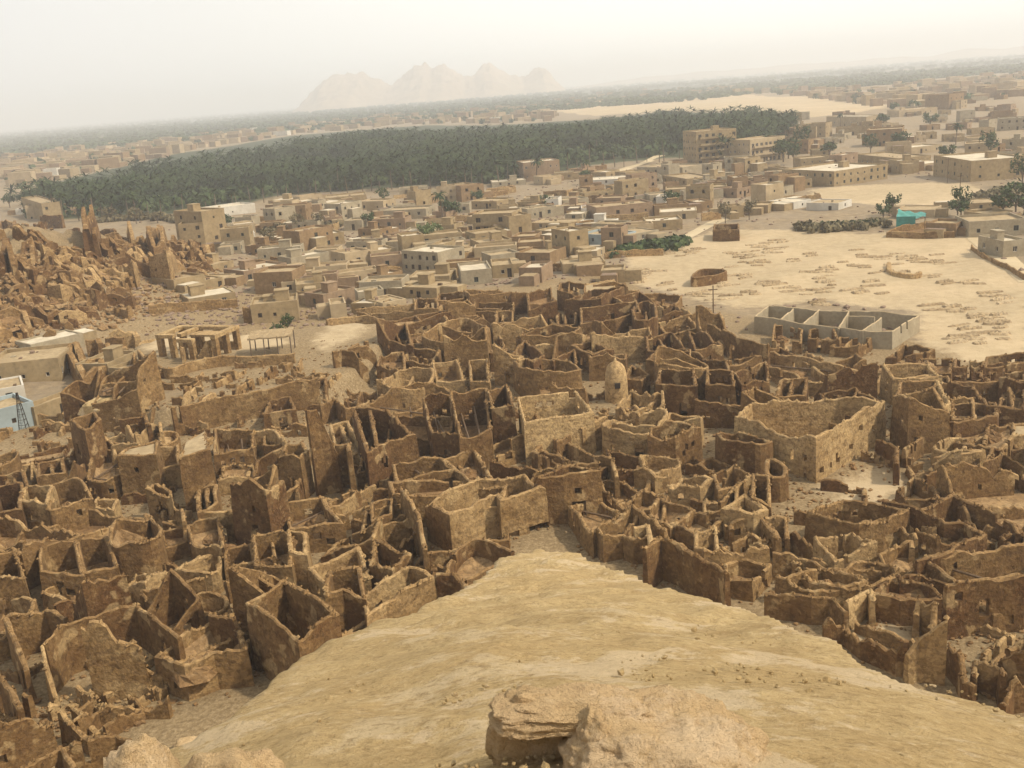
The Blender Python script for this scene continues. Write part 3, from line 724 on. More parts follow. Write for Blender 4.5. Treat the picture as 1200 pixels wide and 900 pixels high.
# tile  face-height  shape(c closed, p open line)+options  tone  points | holes px | extra partitions
# options: o rounded, f flat even top, j very jagged, n no chance holes, k still roofed
RUINS = '''
I 200 p b 110,400 30,203 215,150 303,185
I 230 p b 200,330 290,237 560,150 640,132 840,285
I 330 pj t 385,262,330 445,242,345 500,252,330 548,316,262 648,330,235 668,425,130 752,445,100 # L slab
I 210 p t 192,330,230 215,430,190 262,565,60
I 165 c b 735,372 890,268 1075,160 1155,345 1005,358 862,410
I 230 p r 985,180,200 1095,188,230 1155,345,90
I 100 co b 885,105 945,78 1040,90 1050,135 960,150
I 120 p b 660,70 730,150,80 790,190,40
I 110 p b 660,68 800,52 960,25
I 105 co b 205,85 330,110 460,128 562,105 540,45 470,-15 300,30
I 160 p b 60,930 300,800 540,732 605,748
I 170 p b 300,800 350,905
I 200 p r -40,430 45,520 95,625
I 110 p r -40,640 95,660
I 90 pj b 360,690 450,615 650,580 785,575
I 150 p b 560,105 640,128
J 330 c r 195,275 -42,130 130,22 368,158 | 42,470,60,95 # L door
J 210 c b 330,92 410,62 505,78 480,-40 345,-20
J 170 c t 525,180 505,72 720,-30 830,10 600,120
J 85 cf t 400,285 545,195 655,232 560,250 | 530,300,60,40
J 170 p r 845,0 930,0 982,50 970,180
J 60 p b 1000,60 1165,-10
E 210 cfk b 560,335 600,300 735,270 722,330 # L flat roofed block
E 260 cfk b 845,345 870,265 960,215 975,310 # L tall block
E 100 c t 722,310 830,290 835,380 735,395
E 70 c t 1030,452 1160,430 1178,372 1050,385
E 60 co b 752,235 815,222 830,255 765,290
E 225 c r 335,165 440,135 468,172 400,215
E 100 p t 470,230 530,285 540,330
E 95 co b 418,445 445,330 540,318 558,435
E 130 co b 240,598 410,540 425,530 362,455 215,480 250,540
E 165 c r -20,595 95,588 100,470 -20,480
E 150 c t 97,545 215,565 250,490 120,485
E 160 c b 195,890 190,762 348,725 385,890
E 130 c b 365,745 500,722 545,862 395,890
E 190 co b 522,738 610,748 700,738 752,690 720,640 680,600 670,632 545,645
E 80 c t 425,580 525,585 545,545 450,545
E 150 c b 692,510 800,520 795,492 720,475
E 120 p t 797,540 850,565 860,640
E 70 c b 752,682 868,680 872,738 768,765
E 130 c b 882,668 1020,630 1048,765 900,740
E 95 co t 835,872 960,812 1022,800 1032,850 990,888
E 140 p b 960,608 1110,592 1215,580
E 200 c b -30,800 70,770 108,905 -20,905
E 90 c r -20,425 105,415 135,480 -20,490
E 60 p t 60,390 150,368 150,430
E 80 pj t 590,195 640,252 680,222 745,170 755,232
E 110 c b 930,600 1010,560 1010,470 930,480
E 100 p r 560,165 680,150 700,200
E 120 c b 1010,330 1180,300 1190,210 1010,215
E 90 c r 180,440 300,420 290,350 180,370
E 80 pj b 0,520 150,490 240,520
E 100 c b 1060,860 1190,840 1180,740 1060,770
F 400 pn r 232,112,420 285,116,400 345,246,262 380,312,195 404,480,25 # L gable
F 225 p b 370,258 432,258 440,330
F 185 c b 110,332 205,352 240,322 215,285 140,290
F 120 po t -10,212 92,222 140,285
F 95 co b 10,530 -5,450 100,412 155,432 190,482 40,535
F 120 c b 160,680 145,562 312,530 345,590 400,652
F 150 c t 150,690 230,700 232,800 170,790
F 95 c b 615,275 750,245 912,218 925,150 640,160 | 690,310,34,30
F 190 c r 525,325 460,122 620,128 740,238 620,268
F 90 p b 300,102 370,72 420,110 530,82
F 135 c b 662,445 920,402 862,345 640,370 | 912,465,70,70 # L dark doorway
F 60 p t 738,352 772,422
F 200 p b 680,480 760,602 790,742
F 140 c b 545,560 640,532 630,600 545,640
F 130 c b 870,345 1020,310 1058,362 1132,490 1040,492
F 190 c t 910,602 1132,514 1150,540 1345,492 1250,432 1040,452 800,552 | 1200,715,50,60 1320,690,70,60 # L bright house
F 110 co r 940,775 1010,725 1110,742 1340,872 1180,960 980,950 900,872
F 80 c b 740,852 805,800 950,772 905,865
F 110 c b 500,692 765,642 700,560 520,600
F 130 c b 560,742 690,782 722,800 640,880 540,850
F 115 c t 255,862 335,812 480,765 525,900 330,930
F 60 c b 345,560 440,510 480,515 430,552 352,590
F 90 p b 372,602 560,567
F 140 c b -10,712 118,685 160,700 165,860 0,850
F 60 p t 480,512 620,440
F 150 c r 782,65 907,55 962,250 830,235 
F 180 c r 912,42 1078,22 1098,225 960,245
F 80 p b 920,292 1100,226 1210,208
F 60 c b 1060,352 1210,312 1210,260 1080,300
F 200 c r 1090,22 1172,-5 1205,105 1110,110
F 70 c b 480,420 600,380 600,330 500,345
F 60 c t 350,195 430,185 520,330 380,320
F 90 c r 40,140 180,120 160,60 60,70
F 90 c b 40,280 120,290 110,220 40,215
G 195 cfn y 60,180 375,130 300,40 30,70 | 125,100,18,20 180,86,14,14 280,60,16,24 338,46,14,26 315,92,34,18 374,90,18,16 # L pinhole house
G 100 c b 105,140 205,97 415,160 325,212 210,268 | | 210,160;330,128 # L two room house
G 130 p t 325,205 442,162
G 80 c b 100,312 150,275 262,277 390,340 398,372 232,382
G 110 p t -10,262 152,216
G 225 c r 235,428 118,438 270,384 402,402
G 100 c b 268,562 385,512 440,537 545,592 400,672 378,702
G 100 p b 395,337 470,350 490,440
G 70 c r 450,322 595,342 590,400 480,410
G 80 co t 602,342 680,330 785,362 740,400 665,418
G 105 p t 572,400,80 620,385,100 672,432 730,420
G 90 c t 742,477 880,492 932,462 800,432
G 55 c b 412,455 520,467 590,512 492,557 430,502
G 70 c b 500,572 605,510 722,532 642,602 545,592
G 70 c b 642,605 690,545 742,562 850,592 742,672
G 120 cj b 400,682 430,710 520,692 572,720 738,702 642,640 562,602 | 530,810,28,40
G 140 p t 572,672 640,660 655,760
G 200 p r 618,775 700,712 782,745 862,805 972,855 1010,890
G 70 c b 742,662 850,592 982,642 852,702
G 90 c t 860,772 865,702 952,682 962,790
G 95 p t 972,562 1050,472 1055,590
G 90 c b 942,432 1040,387 1122,432 1050,482 972,502
G 130 c t 992,580 1132,605 1192,590 1092,522
G 70 c b 982,772 1112,712 1192,742 1102,812
G 80 c b 1000,842 1062,822 1205,852 1120,930 1010,910
G 120 cj t 488,92 560,30 662,65 702,55 712,132 600,150
G 175 c r 640,232 762,232 872,192 782,172 652,192
G 60 c r 880,382 932,362 1022,382 960,402
G 60 c t 902,562 972,560 976,600 905,600
G 150 c r 680,0 862,12 850,-60 690,-70
G 130 c r 912,5 1040,15 1030,-60 920,-60
G 130 c b 1130,430 1200,440 1210,560 1130,540
H 200 cn t 220,257 -150,152 -80,95 330,65 540,82 | 15,282,16,30 120,325,20,30 180,345,20,34 180,425,12,14 240,390,12,20 283,378,14,24 318,345,14,24 488,206,14,20 425,210,10,10 -90,260,10,14 -50,265,12,24 -70,325,24,40 375,292,10,10 # L court house
H 60 p b 100,120 200,180 330,192 240,252
H 120 co b 0,352 75,377 72,420 0,420
H 90 p r 510,262 605,302 605,380
H 80 p b 640,312 722,257
H 110 c r 735,150 850,92 1062,92 1075,125 1060,152 955,167 870,180
H 105 c b 860,62 957,57 967,160 870,165 | 952,130,22,60 # L black doorway
H 150 p y 735,130 850,87 800,0
H 75 co b 882,262 880,230 942,200 1080,195 1132,182 1142,242 1060,310 932,292
H 85 co t 782,302 850,252 920,252 925,312 1010,312 900,330
H 120 c r 1010,382 1100,342 1210,392 1210,300 1060,300
H 95 p r 735,432 850,390 990,388
H 80 c r 610,500 680,442 782,490 795,542 650,545
H 140 p r 542,537 700,588 830,642 922,645 1017,702 870,772 852,790 690,830 # L long curving wall
H 110 p r 720,582 800,552 862,522 1000,580 1150,642 1172,690
H 140 c b 192,602 330,642 430,662 540,642 650,592 540,570 350,547
H 90 c b 520,800 602,760 672,750 692,850 560,870
H 90 p t -10,645 82,642 90,720
H 80 pj b 108,700 190,742 240,780
H 90 c b 692,842 862,790 980,800 730,895
H 80 c r 1092,722 1205,702 1205,800 1180,800
H 60 p b 1022,782 1062,822 1205,790
H 90 co b 120,802 330,882 462,832 602,902 400,950 200,920
H 100 c r 250,45 408,32 430,52 520,82 400,150 280,130
H 130 c b 602,82 772,67 790,-20 620,-10
H 110 c r 855,-5 962,12 1030,100 1150,110 1120,-20
H 110 c r 40,60 170,50 180,-30 60,-20
H 120 c r 1085,100 1200,110 1200,20 1100,20
H 70 cfk t 1150,190 1215,190 1215,240 1150,245
L 110 p b -20,82 100,92 200,112 300,112 372,172
L 130 pf y 368,122 482,45 495,112
L 100 c b 60,12 192,62 342,42 452,32 300,-40
L 90 pj r 258,238 360,232 442,297 520,330 602,372 652,368
L 190 pn t 645,372,130 700,300,190 842,217,290 # L triangular wall
L 120 pj r 848,335 908,402 922,475 970,500
L 110 pj r 965,470 972,422 1090,452 1102,505
L 110 c r 500,82 622,112 700,112 822,102 720,30 560,20
L 110 pj t 692,180 702,152 778,182 772,250
L 250 p r 830,42 970,17 1205,0 | 880,110,20,24 1015,140,30,40 1130,185,36,40
L 130 pj r 1100,602 1140,512 1215,502
L 130 p r 610,5 720,-10 835,40
C 110 c r 325,622 322,540 580,512 600,560 480,600
C 130 co r 580,600 578,522 655,512 672,592
C 50 po y 690,612 770,600 840,580 780,540 682,538
C 110 c r 632,682 742,657 822,745 640,745
C 110 c r 632,792 830,800 832,740 680,742
C 90 c r 832,652 900,662 982,722 860,740
C 110 p r 920,622 1082,690 1205,722
C 100 p r 830,740 920,782 1000,790 1022,852
C 110 c b 45,682 190,672 290,660 320,632 190,625 60,640
C 110 c r 72,462 180,442 205,520 80,540
C 90 c b 212,462 338,482 340,432 230,425
C 65 cfk t 300,442 478,412 480,470 320,485
C 60 co b 215,572 290,560 290,615 230,625
C 40 c b 40,602 150,582 212,622 200,658 60,650
C 40 c t 480,470 590,460 582,490 500,498
C 45 c b 590,482 690,472 792,490 762,540 640,520
C 90 c r 282,722 370,702 470,742 380,760
C 80 p b 380,430 520,420 540,440
C 100 c r 0,760 60,700 150,760 100,800
C 90 p r 190,790 290,740 300,800
C 110 c r 1040,850 1190,800 1200,870 1080,900
C 80 c b 560,820 640,850 600,890 520,880
B 50 po t 330,602 382,590 520,582 602,602
B 110 c r 570,602 700,612 732,722 640,700
B 70 p b 360,757 402,745 482,790 525,828
B 90 c b 570,812 582,757 690,752 697,850
B 80 c b 690,792 722,732 860,742 822,812
B 110 co b 782,667 962,590 1050,622 1087,652 940,702
B 90 c t 832,802 940,790 972,880 850,890
B 100 c t 1000,792 1080,787 1092,890 1010,890
B 70 co b 1080,662 1102,640 1162,722 1092,762
B 70 c b 842,512 972,502 977,470 860,475
B 70 c b 742,547 850,547 850,500 750,505
B 60 c b 1010,562 1205,560 1205,520 1030,520
B 80 c b 1120,620 1200,610 1200,560 1130,560
B 60 c t 700,720 800,700 790,660 720,670
B 60 p b 560,760 440,730 520,700
D 60 c t -50,802 0,752 260,797 545,850 490,905 200,890 # L sandy yard
D 60 c r 560,772 690,762 770,740 640,722
D 60 c r 690,832 720,782 862,782 850,850
D 70 c r 872,822 1010,817 1015,780 880,770
D 70 c r 1020,815 1200,795 1205,760 1030,770
D 50 c b 500,855 650,845 640,810 520,810
D 60 c b 20,690 150,700 160,640 30,630
D 60 c r 190,690 330,700 300,640 200,650
D 50 c b 300,720 420,730 480,690 340,680
D 70 c r 870,895 1000,885 1000,850 880,850
D 70 c r 1030,890 1200,880 1205,840 1040,845
D 60 c b 650,895 850,890 840,862 660,860
'''
# lanes and yards left open
for q in ('702,446 742,446 742,492 702,492', '160,328 300,340 345,385 290,388 160,382', '100,405 165,385 165,430 110,450', '700,470 715,455 720,500 705,505', '955,578 1040,540 1075,560 1050,590 985,600', '815,515 845,490 860,545 835,560', '165,860 240,815 300,790 290,820 250,850 200,870', '1110,745 1200,740 1200,790 1120,770', '1000,735 1060,725 1070,750 1020,765', '930,560 985,575 970,595 930,590'):
    occupy([gxy(a, b) for a, b in PX(q)])
NAMED = {}
for line in RUINS.strip().splitlines():
    body, _, nm = line.partition('#'); seg = body.split('|')
    tk = seg[0].split(); t, hp, op, tone = tk[0], float(tk[1]), tk[2], tk[3]
    pts = [tuple(map(float, p.split(','))) for p in tk[4:]]
    ctrl = trace(t, hp, pts)
    hol = []
    if len(seg) > 1:
        for h in seg[1].split():
            x, y, w, hh = map(float, h.split(',')); a, b = tile_px(t, x, y); hol.append((a, b, w / 4, hh / 4))
    parts = []
    if len(seg) > 2:
        for h in seg[2].split():
            pp = [tuple(map(float, p.split(','))) for p in h.split(';')]
            hh = ctrl[0][2]
            parts.append([(*ground(*tile_px(t, *p), hh)[:2], hh) for p in pp])
    closed = op[0] == 'c'; opts = op[1:]
    nm = nm.strip()[2:] if nm else ''
    o = make_ruin(ctrl, closed, tone, opts, hol, parts, thick=.45 if 'n' in opts and tone == 't' else None)
    cxp = sum(p[0] for p in pts) / len(pts); cyp = sum(p[1] for p in pts) / len(pts) + hp * .4
    px, py = tile_px(t, cxp, cyp)
    if nm: NAMED[nm] = o
    hm = np.mean([c[2] for c in ctrl])
    STAT.append((t, tone, round(float(hm), 1), [round(float(v), 1) for v in ctrl[0][:2]]))
    col = {'r': 'red-brown', 'b': 'brown', 't': 'tan', 'y': 'pale tan'}[tone]
    form = ('flat-roofed mud block' if 'k' in opts else 'round-cornered roofless mud house' if 'o' in opts else 'roofless mud house') if closed else ('jagged stub of mud wall' if 'j' in opts else 'standing mud wall')
    size = ('tall ' if hm > 5.6 else 'low ' if hm < 2.6 else '')
    if nm: rec(o, 'ruin', 'NAMED ' + nm, px, py, 'ruined mud houses of the old town')
    else: rec(o, 'ruin', size + col + ' ' + form, px, py, 'ruined mud houses of the old town')
N_TRACED = len(RECS)

# rooms that fill the gaps between the traced ones
ZONE = PX('-10,500 130,475 200,497 380,472 430,440 460,405 500,366 560,362 640,360 715,348 770,366 830,392 880,412 1030,446 1215,450 1215,800 1130,790 1060,770 1000,735 900,700 760,668 700,640 630,618 560,650 540,660 430,720 360,750 330,780 260,800 150,860 -10,905')
PROT = [PX(q) for q in ('735,300 800,285 1205,285 1205,412 1080,412 1075,360 860,352 830,352 770,338', '470,295 735,270 735,312 640,325 500,332', '0,440 100,440 100,512 0,512', '955,570 1040,530 1080,560 1050,592 985,600', '862,488 905,484 960,505 1035,472 1040,545 1010,580 955,570 865,548', '860,360 1080,362 1080,412 1000,412 870,398', '598,422 697,422 697,490 610,502', '120,430 440,382 440,452 380,468 380,492 205,505 140,500',
        '88,730 190,730 192,825 95,830', '280,685 402,688 400,770 320,810 285,800', '130,520 265,500 268,610 140,600', '498,585 642,575 642,655 500,650', '355,470 412,480 412,580 365,580', '704,422 742,422 742,476 704,476', '1055,725 1125,725 1125,800 1055,800')]
cnt = 0
tries = 0
while cnt < 104 and tries < 30000:
    tries += 1
    px, py = R.uniform(-5, 1210), R.uniform(330, 900)
    if not inpoly(px, py, ZONE): continue
    g = ground(px, py); x, y = g[0], g[1]
    if mound_z(x, y) > 0: continue
    yaw = noise.noise(Vector((x * .02, y * .02, 4))) * 1.6 + R.uniform(-.25, .25)
    fat = 1.0 if tries < 6000 else .75 if tries < 14000 else .52
    a, b = R.uniform(6.5, 12.5) * fat, R.uniform(5, 8.5) * fat
    q = []
    for sx, sy in ((-1, -1), (1, -1), (1, 1), (-1, 1)):
        u, v = sx * a / 2 * R.uniform(.85, 1.15), sy * b / 2 * R.uniform(.85, 1.15)
        q.append((x + u * math.cos(yaw) - v * math.sin(yaw), y + u * math.sin(yaw) + v * math.cos(yaw)))
    if blocked(q) > .10: continue
    h = R.uniform(2.8, 5.6)
    hid = False
    for f_ in (1.0, .6, .38):
        hid = any(inpoly(*proj((p[0] * t_ + x * (1 - t_), p[1] * t_ + y * (1 - t_), T(x, y) + h * f_ * 1.3)), pr) for p in q for t_ in (1, .75, .5, .25, 0) for pr in PROT)
        if not hid: h *= f_; break
    if hid or h < 1.1: continue
    ctrl = [(p[0], p[1], h * R.uniform(.55, 1.3)) for p in q]
    if R.random() < .35:
        k = R.randrange(4)
        for i_ in (k, (k + 1) % 4): ctrl[i_] = (ctrl[i_][0], ctrl[i_][1], ctrl[i_][2] * R.uniform(.2, .45))
    tone = R.choice('rrbbbt')
    o = make_ruin(ctrl, True, tone, R.choice(['m', 'm', 'm', 'mo', 'mj', 'mj']))
    cnt += 1
    mid = proj((x, y, h * .6))
    rec(o, 'ruin', ('low ' if h < 2.9 else '') + {'r': 'red-brown', 'b': 'brown', 't': 'tan'}[tone] + ' roofless mud room', mid[0], mid[1], 'ruined mud houses of the old town')

# stubs of wall standing in the gaps
cnt = tries = 0
while cnt < 125 and tries < 20000:
    tries += 1
    px, py = R.uniform(-5, 1210), R.uniform(330, 890)
    tz = inpoly(px, py, TERRZ) and (px < 175 or py > 425)
    if not (inpoly(px, py, ZONE) or tz): continue
    g = ground(px, py); x, y = g[0], g[1]
    if mound_z(x, y) > 0 or blocked([(x - 1.2, y - 1.2), (x + 1.2, y - 1.2), (x + 1.2, y + 1.2), (x - 1.2, y + 1.2)]) > .3: continue
    h = R.uniform(.8, 2.7); yaw = R.choice((0, 1.57)) + noise.noise(Vector((x * .02, y * .02, 4))) * 1.6 + R.uniform(-.2, .2); L = R.uniform(2.4, 5.5)
    hid = any(inpoly(*proj((x + L * t_ * math.cos(yaw), y + L * t_ * math.sin(yaw), T(x, y) + h * 1.2)), pr) for t_ in (0, 1) for pr in PROT)
    if hid: h = 1.0
    q = [(x, y, h), (x + L * math.cos(yaw), y + L * math.sin(yaw), h * R.uniform(.4, 1.1))]
    if R.random() < .65: q.append((q[1][0] - L * .8 * math.sin(yaw), q[1][1] + L * .8 * math.cos(yaw), h * R.uniform(.2, .8)))
    tone = R.choice('rbbt'); o = make_ruin(q, False, tone, '', name='ruined_wall', ragged=1.1); cnt += 1
    p = proj((x, y, h / 2)); rec(o, 'ruin', ('low ' if h < 2 else '') + {'r': 'red-brown', 'b': 'brown', 't': 'tan'}[tone] + (' broken wall corner' if len(q) > 2 else ' broken wall'), *p, 'broken walls between the ruined houses')
# ------------------------------------------------------------------ rubble hill on the left
HILLW = [  # tile A: top-edge pixels, face height
    ('c', 165, 'r', '400,170 440,165 450,150 410,148'), ('p', 90, 'r', '440,200,110 458,260,70 466,310,30'), ('c', 95, 'r', '55,325 155,320 160,290 60,295'), ('c', 90, 'b', '690,190 760,180 765,245 720,250'),
    ('p', 110, 't', '700,285,130 775,275,160 815,400,60'), ('p', 95, 't', '585,330,90 615,320,110 632,400,40'), ('c', 90, 'r', '-10,170 60,165 70,140 0,140'), ('p', 110, 'r', '0,290 40,270 60,330'),
    ('p', 60, 'b', '90,190 150,180 160,250'), ('p', 50, 'r', '230,210 300,200 310,240'), ('p', 60, 'b', '280,260 350,250'), ('p', 70, 'r', '160,150 215,160'), ('p', 55, 'r', '470,180 520,170 540,200'),
    ('p', 70, 't', '600,190 620,250'), ('p', 55, 'b', '640,230 690,240'), ('p', 70, 'b', '900,260 950,250 960,320'), ('p', 70, 'b', '780,230 880,250 910,320'), ('c', 60, 'b', '-20,570 110,555 130,610 0,640'), ('p', 70, 'r', '90,590 110,650'),
    ('p', 60, 'b', '500,680 520,720 580,720'), ('c', 70, 'b', '500,720 560,710 590,730 520,745'), ('p', 80, 'b', '400,690 455,680 470,740'), ('p', 70, 't', '510,660 630,640 640,680'), ('c', 90, 'b', '320,740 350,700 390,800 470,780 480,810 390,840'),
    ('p', 60, 'r', '190,110 290,120'), ('p', 60, 'r', '50,150 130,130'), ('p', 45, 'b', '540,540 610,600'), ('p', 40, 'b', '200,660 260,650'), ('p', 40, 'b', '300,620 340,600'), ('p', 55, 'b', '1140,560 1200,540'), ('p', 60, 'r', '320,170 370,175'), ('p', 50, 'b', '500,330 560,390')]
for op, hp, tone, s in HILLW:
    pts = [tuple(map(float, p.split(','))) for p in s.split()]
    if op == 'p': pts = [(q[0], pts[0][1] + (q[1] - pts[0][1]) * .2, *q[2:]) for q in pts]
    ctrl = trace('A', hp, pts); o = make_ruin(ctrl, op == 'c', tone, 'j', thick=1.15, name='ruined_wall', ragged=.55)
    hm = float(np.mean([c[2] for c in ctrl])); p = tile_px('A', sum(q[0] for q in pts) / len(pts), sum(q[1] for q in pts) / len(pts) + hp * .4)
    rec(o, 'ruin', ('tall ' if hm > 4.5 else 'low ') + {'r': 'red-brown', 'b': 'brown', 't': 'tan'}[tone] + (' broken hill room' if op == 'c' else ' broken hill wall'), *p, 'broken walls on the rubble hill')
cnt = tries = 0
while cnt < 105 and tries < 9000:
    tries += 1
    px, py = R.uniform(0, 245), R.uniform(252, 400)
    g = ground(px, py); x, y = g[0], g[1]
    if ((x + 128) / 60) ** 2 + ((y - 236) / 75) ** 2 > 1 or (px > 85 and py > 318 and R.random() < .8): continue
    h = R.uniform(1.6, 4.4); yaw = R.uniform(0, 3.1); L = R.uniform(1.6, 5)
    L *= 1.2; h *= .8; q = [(x, y, h * R.uniform(.6, 1.2)), (x + L * math.cos(yaw), y + L * math.sin(yaw), h * R.uniform(.3, 1.0))]
    if R.random() < .8: q.append((q[1][0] - L * .7 * math.sin(yaw), q[1][1] + L * .7 * math.cos(yaw), h * R.uniform(.2, .8)))
    if blocked([(x - 1.5, y - 1.5), (x + 1.5, y - 1.5), (x + 1.5, y + 1.5), (x - 1.5, y + 1.5)]) > .35: continue
    tone = R.choice('rrbt')
    cl_ = len(q) == 3 and R.random() < .8
    if cl_: q.append((q[0][0] + q[2][0] - q[1][0], q[0][1] + q[2][1] - q[1][1], h * R.uniform(.4, 1.1)))
    o = make_ruin(q, cl_, tone, 'j', thick=1.15, name='ruined_wall', ragged=.55); cnt += 1
    p = proj((x, y, T(x, y) + h / 2))
    rec(o, 'ruin', ('low ' if h < 2.6 else '') + {'r': 'red-brown', 'b': 'brown', 't': 'tan'}[tone] + ' broken hill wall', *p, 'broken walls on the rubble hill')

# ------------------------------------------------------------------ fallen stones, stuff
def lumps(name, spots, mats, tone=.45, nside=5):
    """spots: (x, y, z, r). Irregular little stones in one mesh."""
    n = len(spots); S = np.array(spots)
    rng = np.random.default_rng(5)
    base = []
    for lat, rr_ in ((-.5, .8), (.35, .85)):
        for k in range(nside):
            a = 2 * math.pi * (k + (.5 if lat > 0 else 0)) / nside; base.append((math.cos(a) * rr_, math.sin(a) * rr_, lat))
    base.append((0, 0, .8)); base = np.array(base); m = len(base)
    V = base[None] * (1 + rng.uniform(-.3, .3, (n, m, 1))) * S[:, 3][:, None, None] * rng.uniform(.7, 1.3, (n, 1, 3)) * np.array([1, 1, .75])
    V = V + S[:, None, :3]
    Fc = []
    for i in range(nside):
        j = (i + 1) % nside
        Fc += [(i, j, nside + i), (j, nside + j, nside + i), (nside + i, nside + j, 2 * nside)]
    Fc = np.array(Fc)[None] + (np.arange(n) * m)[:, None, None]
    me = mesh(name, V.reshape(-1, 3), Fc.reshape(-1, 3), mats)
    o = link(name, me, tone=tone); tag(o, kind='stuff'); return o
sp = [(x, y, T(x, y) + r * .3, r) for x, y, r in BASE_SPOTS]
for _ in range(15000):
    px, py = R.uniform(-5, 1205), R.uniform(330, 900)
    if not (inpoly(px, py, ZONE) or inpoly(px, py, TERRZ)): continue
    g = ground(px, py)
    if noise.noise(Vector((g[0] * .09, g[1] * .09, 8))) < -.05 or any(inpoly(px, py, s_) for s_ in SAND[4:]): continue
    r = R.uniform(.07, .24) * (1.6 if R.random() < .08 else 1)
    i_, j_ = int(g[0] - OCC_X0), int(g[1] - OCC_Y0)
    sp.append((g[0], g[1], g[2] + r * .3, r))
tag(lumps('rubble', sp, M['rub']), 'fallen lumps of salt mud strewn between the ruined houses')
sp = []
for _ in range(5200):
    px, py = R.uniform(-5, 260), R.uniform(248, 430)
    g = ground(px, py)
    if ((g[0] + 128) / 66) ** 2 + ((g[1] - 236) / 80) ** 2 > 1: continue
    r = R.uniform(.15, .6) * (2.0 if R.random() < .07 else 1); sp.append((g[0], g[1], g[2] + r * .25, r))
tag(lumps('hill_rubble', sp, M['rub'], .62), 'brown rubble and stones covering the ruined hill')
sp = []
for _ in range(2600):
    px, py = R.uniform(130, 1200), R.uniform(650, 905)
    d = ray(px, py); az = math.atan2(d[0], d[1]); k, re = mound_k(np.array([az])); te = -d[2] / math.hypot(d[0], d[1])
    den = te - float(k[0])
    if den < .03: continue
    r0 = 1.6 / den
    if r0 > 24 or r0 < 3.2: continue
    x, y = r0 * math.sin(az), r0 * math.cos(az)
    if noise.noise(Vector((x * .5, y * .5, 3))) < .02: continue
    z = float(mound_z(np.array([x]), np.array([y]))[0]); r = R.uniform(.006, .026) * (2.0 if R.random() < .06 else 1)
    sp.append((x, y, z + .01, r))
MOUND_PEB = sp
# ------------------------------------------------------------------ terrace, pavilion, shelter, compound
def px_wall(name, t, hp, pts, closed, tone, cat, label, mats=None, opts='n', group=None, thick=.5, ragged=.5, holes=(), parts=(), rough=.07, cell=.6):
    ctrl = trace(t, hp, pts); P = [[(*ground(*tile_px(t, *q), ctrl[0][2])[:2], ctrl[0][2]) for q in p] for p in parts]
    H = [(*tile_px(t, a, b), w / 4, h / 4) for a, b, w, h in holes]
    o = make_ruin(ctrl, closed, tone, opts, H, P, thick=thick, name=name, mats=mats, ragged=ragged, rough=rough, cell=cell)
    tag(o, label, cat, group, 'thing'); return o, ctrl
px_wall('retaining_wall', 'A', 42, [(648, 745), (700, 790), (790, 832), (900, 795), (1050, 772), (1200, 770), (1380, 758)], False, 't', 'wall', 'curved mud retaining wall in front of the pillared pavilion terrace', opts='on', ragged=.3)
px_wall('long_wall', 'E', 75, [(800, 118), (930, 85), (1055, 55), (1200, 42), (1380, 0), (1490, -10)], False, 'b', 'wall', 'long straight brown mud wall below the sandy terrace', opts='n', ragged=.35, holes=[(842, 145, 16, 50)])
px_wall('low_wall', 'A', 45, [(690, 530), (820, 520), (1110, 500)], False, 'b', 'wall', 'brown mud wall with a row of small holes behind the pavilion', opts='n', ragged=.4)
px_wall('enclosure_wall', 'A', 35, [(650, 722), (670, 700), (740, 690)], False, 'y', 'wall', 'short pale curved parapet beside the pavilion', opts='on', ragged=.2)
bx, bctrl = px_wall('block_compound', 'D', 82, [(580, 655), (705, 578), (430, 560), (0, 535), (-60, 585), (60, 600), (200, 622), (428, 650)], True, 'b', 'unfinished building', 'roofless unfinished compound of grey blocks at the edge of the sand', mats=[M['grey'], M['cream']], opts='fn', thick=.35, ragged=.1, rough=.012, holes=[(620, 655, 14, 22), (650, 632, 14, 22)],
        parts=[[(60, 600), (118, 546)], [(165, 618), (240, 552)], [(330, 640), (378, 562)], [(440, 652), (530, 592)], [(378, 580), (500, 590)]], cell=.9)
px_wall('mud_enclosure', 'C', 52, [(945, 178), (1062, 176), (1060, 150), (950, 152)], True, 'r', 'enclosure', 'small square mud enclosure standing alone on the sand', opts='fn', ragged=.2)
px_wall('mud_enclosure', 'C', 42, [(842, 400), (900, 398), (992, 378), (985, 362), (880, 368)], True, 'r', 'enclosure', 'small rounded mud enclosure alone on the graveyard sand', opts='on', ragged=.3)
px_wall('boundary_wall', 'D', 14, [(955, 255), (1010, 290), (1080, 325), (1140, 352), (1210, 395)], False, 'b', 'wall', 'low crooked mud wall running off beside the path', opts='n', ragged=.6)
px_wall('grave_border', 'D', 12, [(565, 335), (572, 360), (620, 380), (690, 385), (712, 375)], False, 't', 'grave', 'curved low stone border ringing graves on the sand', opts='on', ragged=.5, thick=1.0)
px_wall('tarp_yard', 'D', 28, [(560, 185), (740, 190), (870, 185), (860, 145), (740, 140), (600, 165)], True, 'b', 'enclosure', 'mud walled yard half covered by the turquoise tarpaulin', opts='n', ragged=.5)

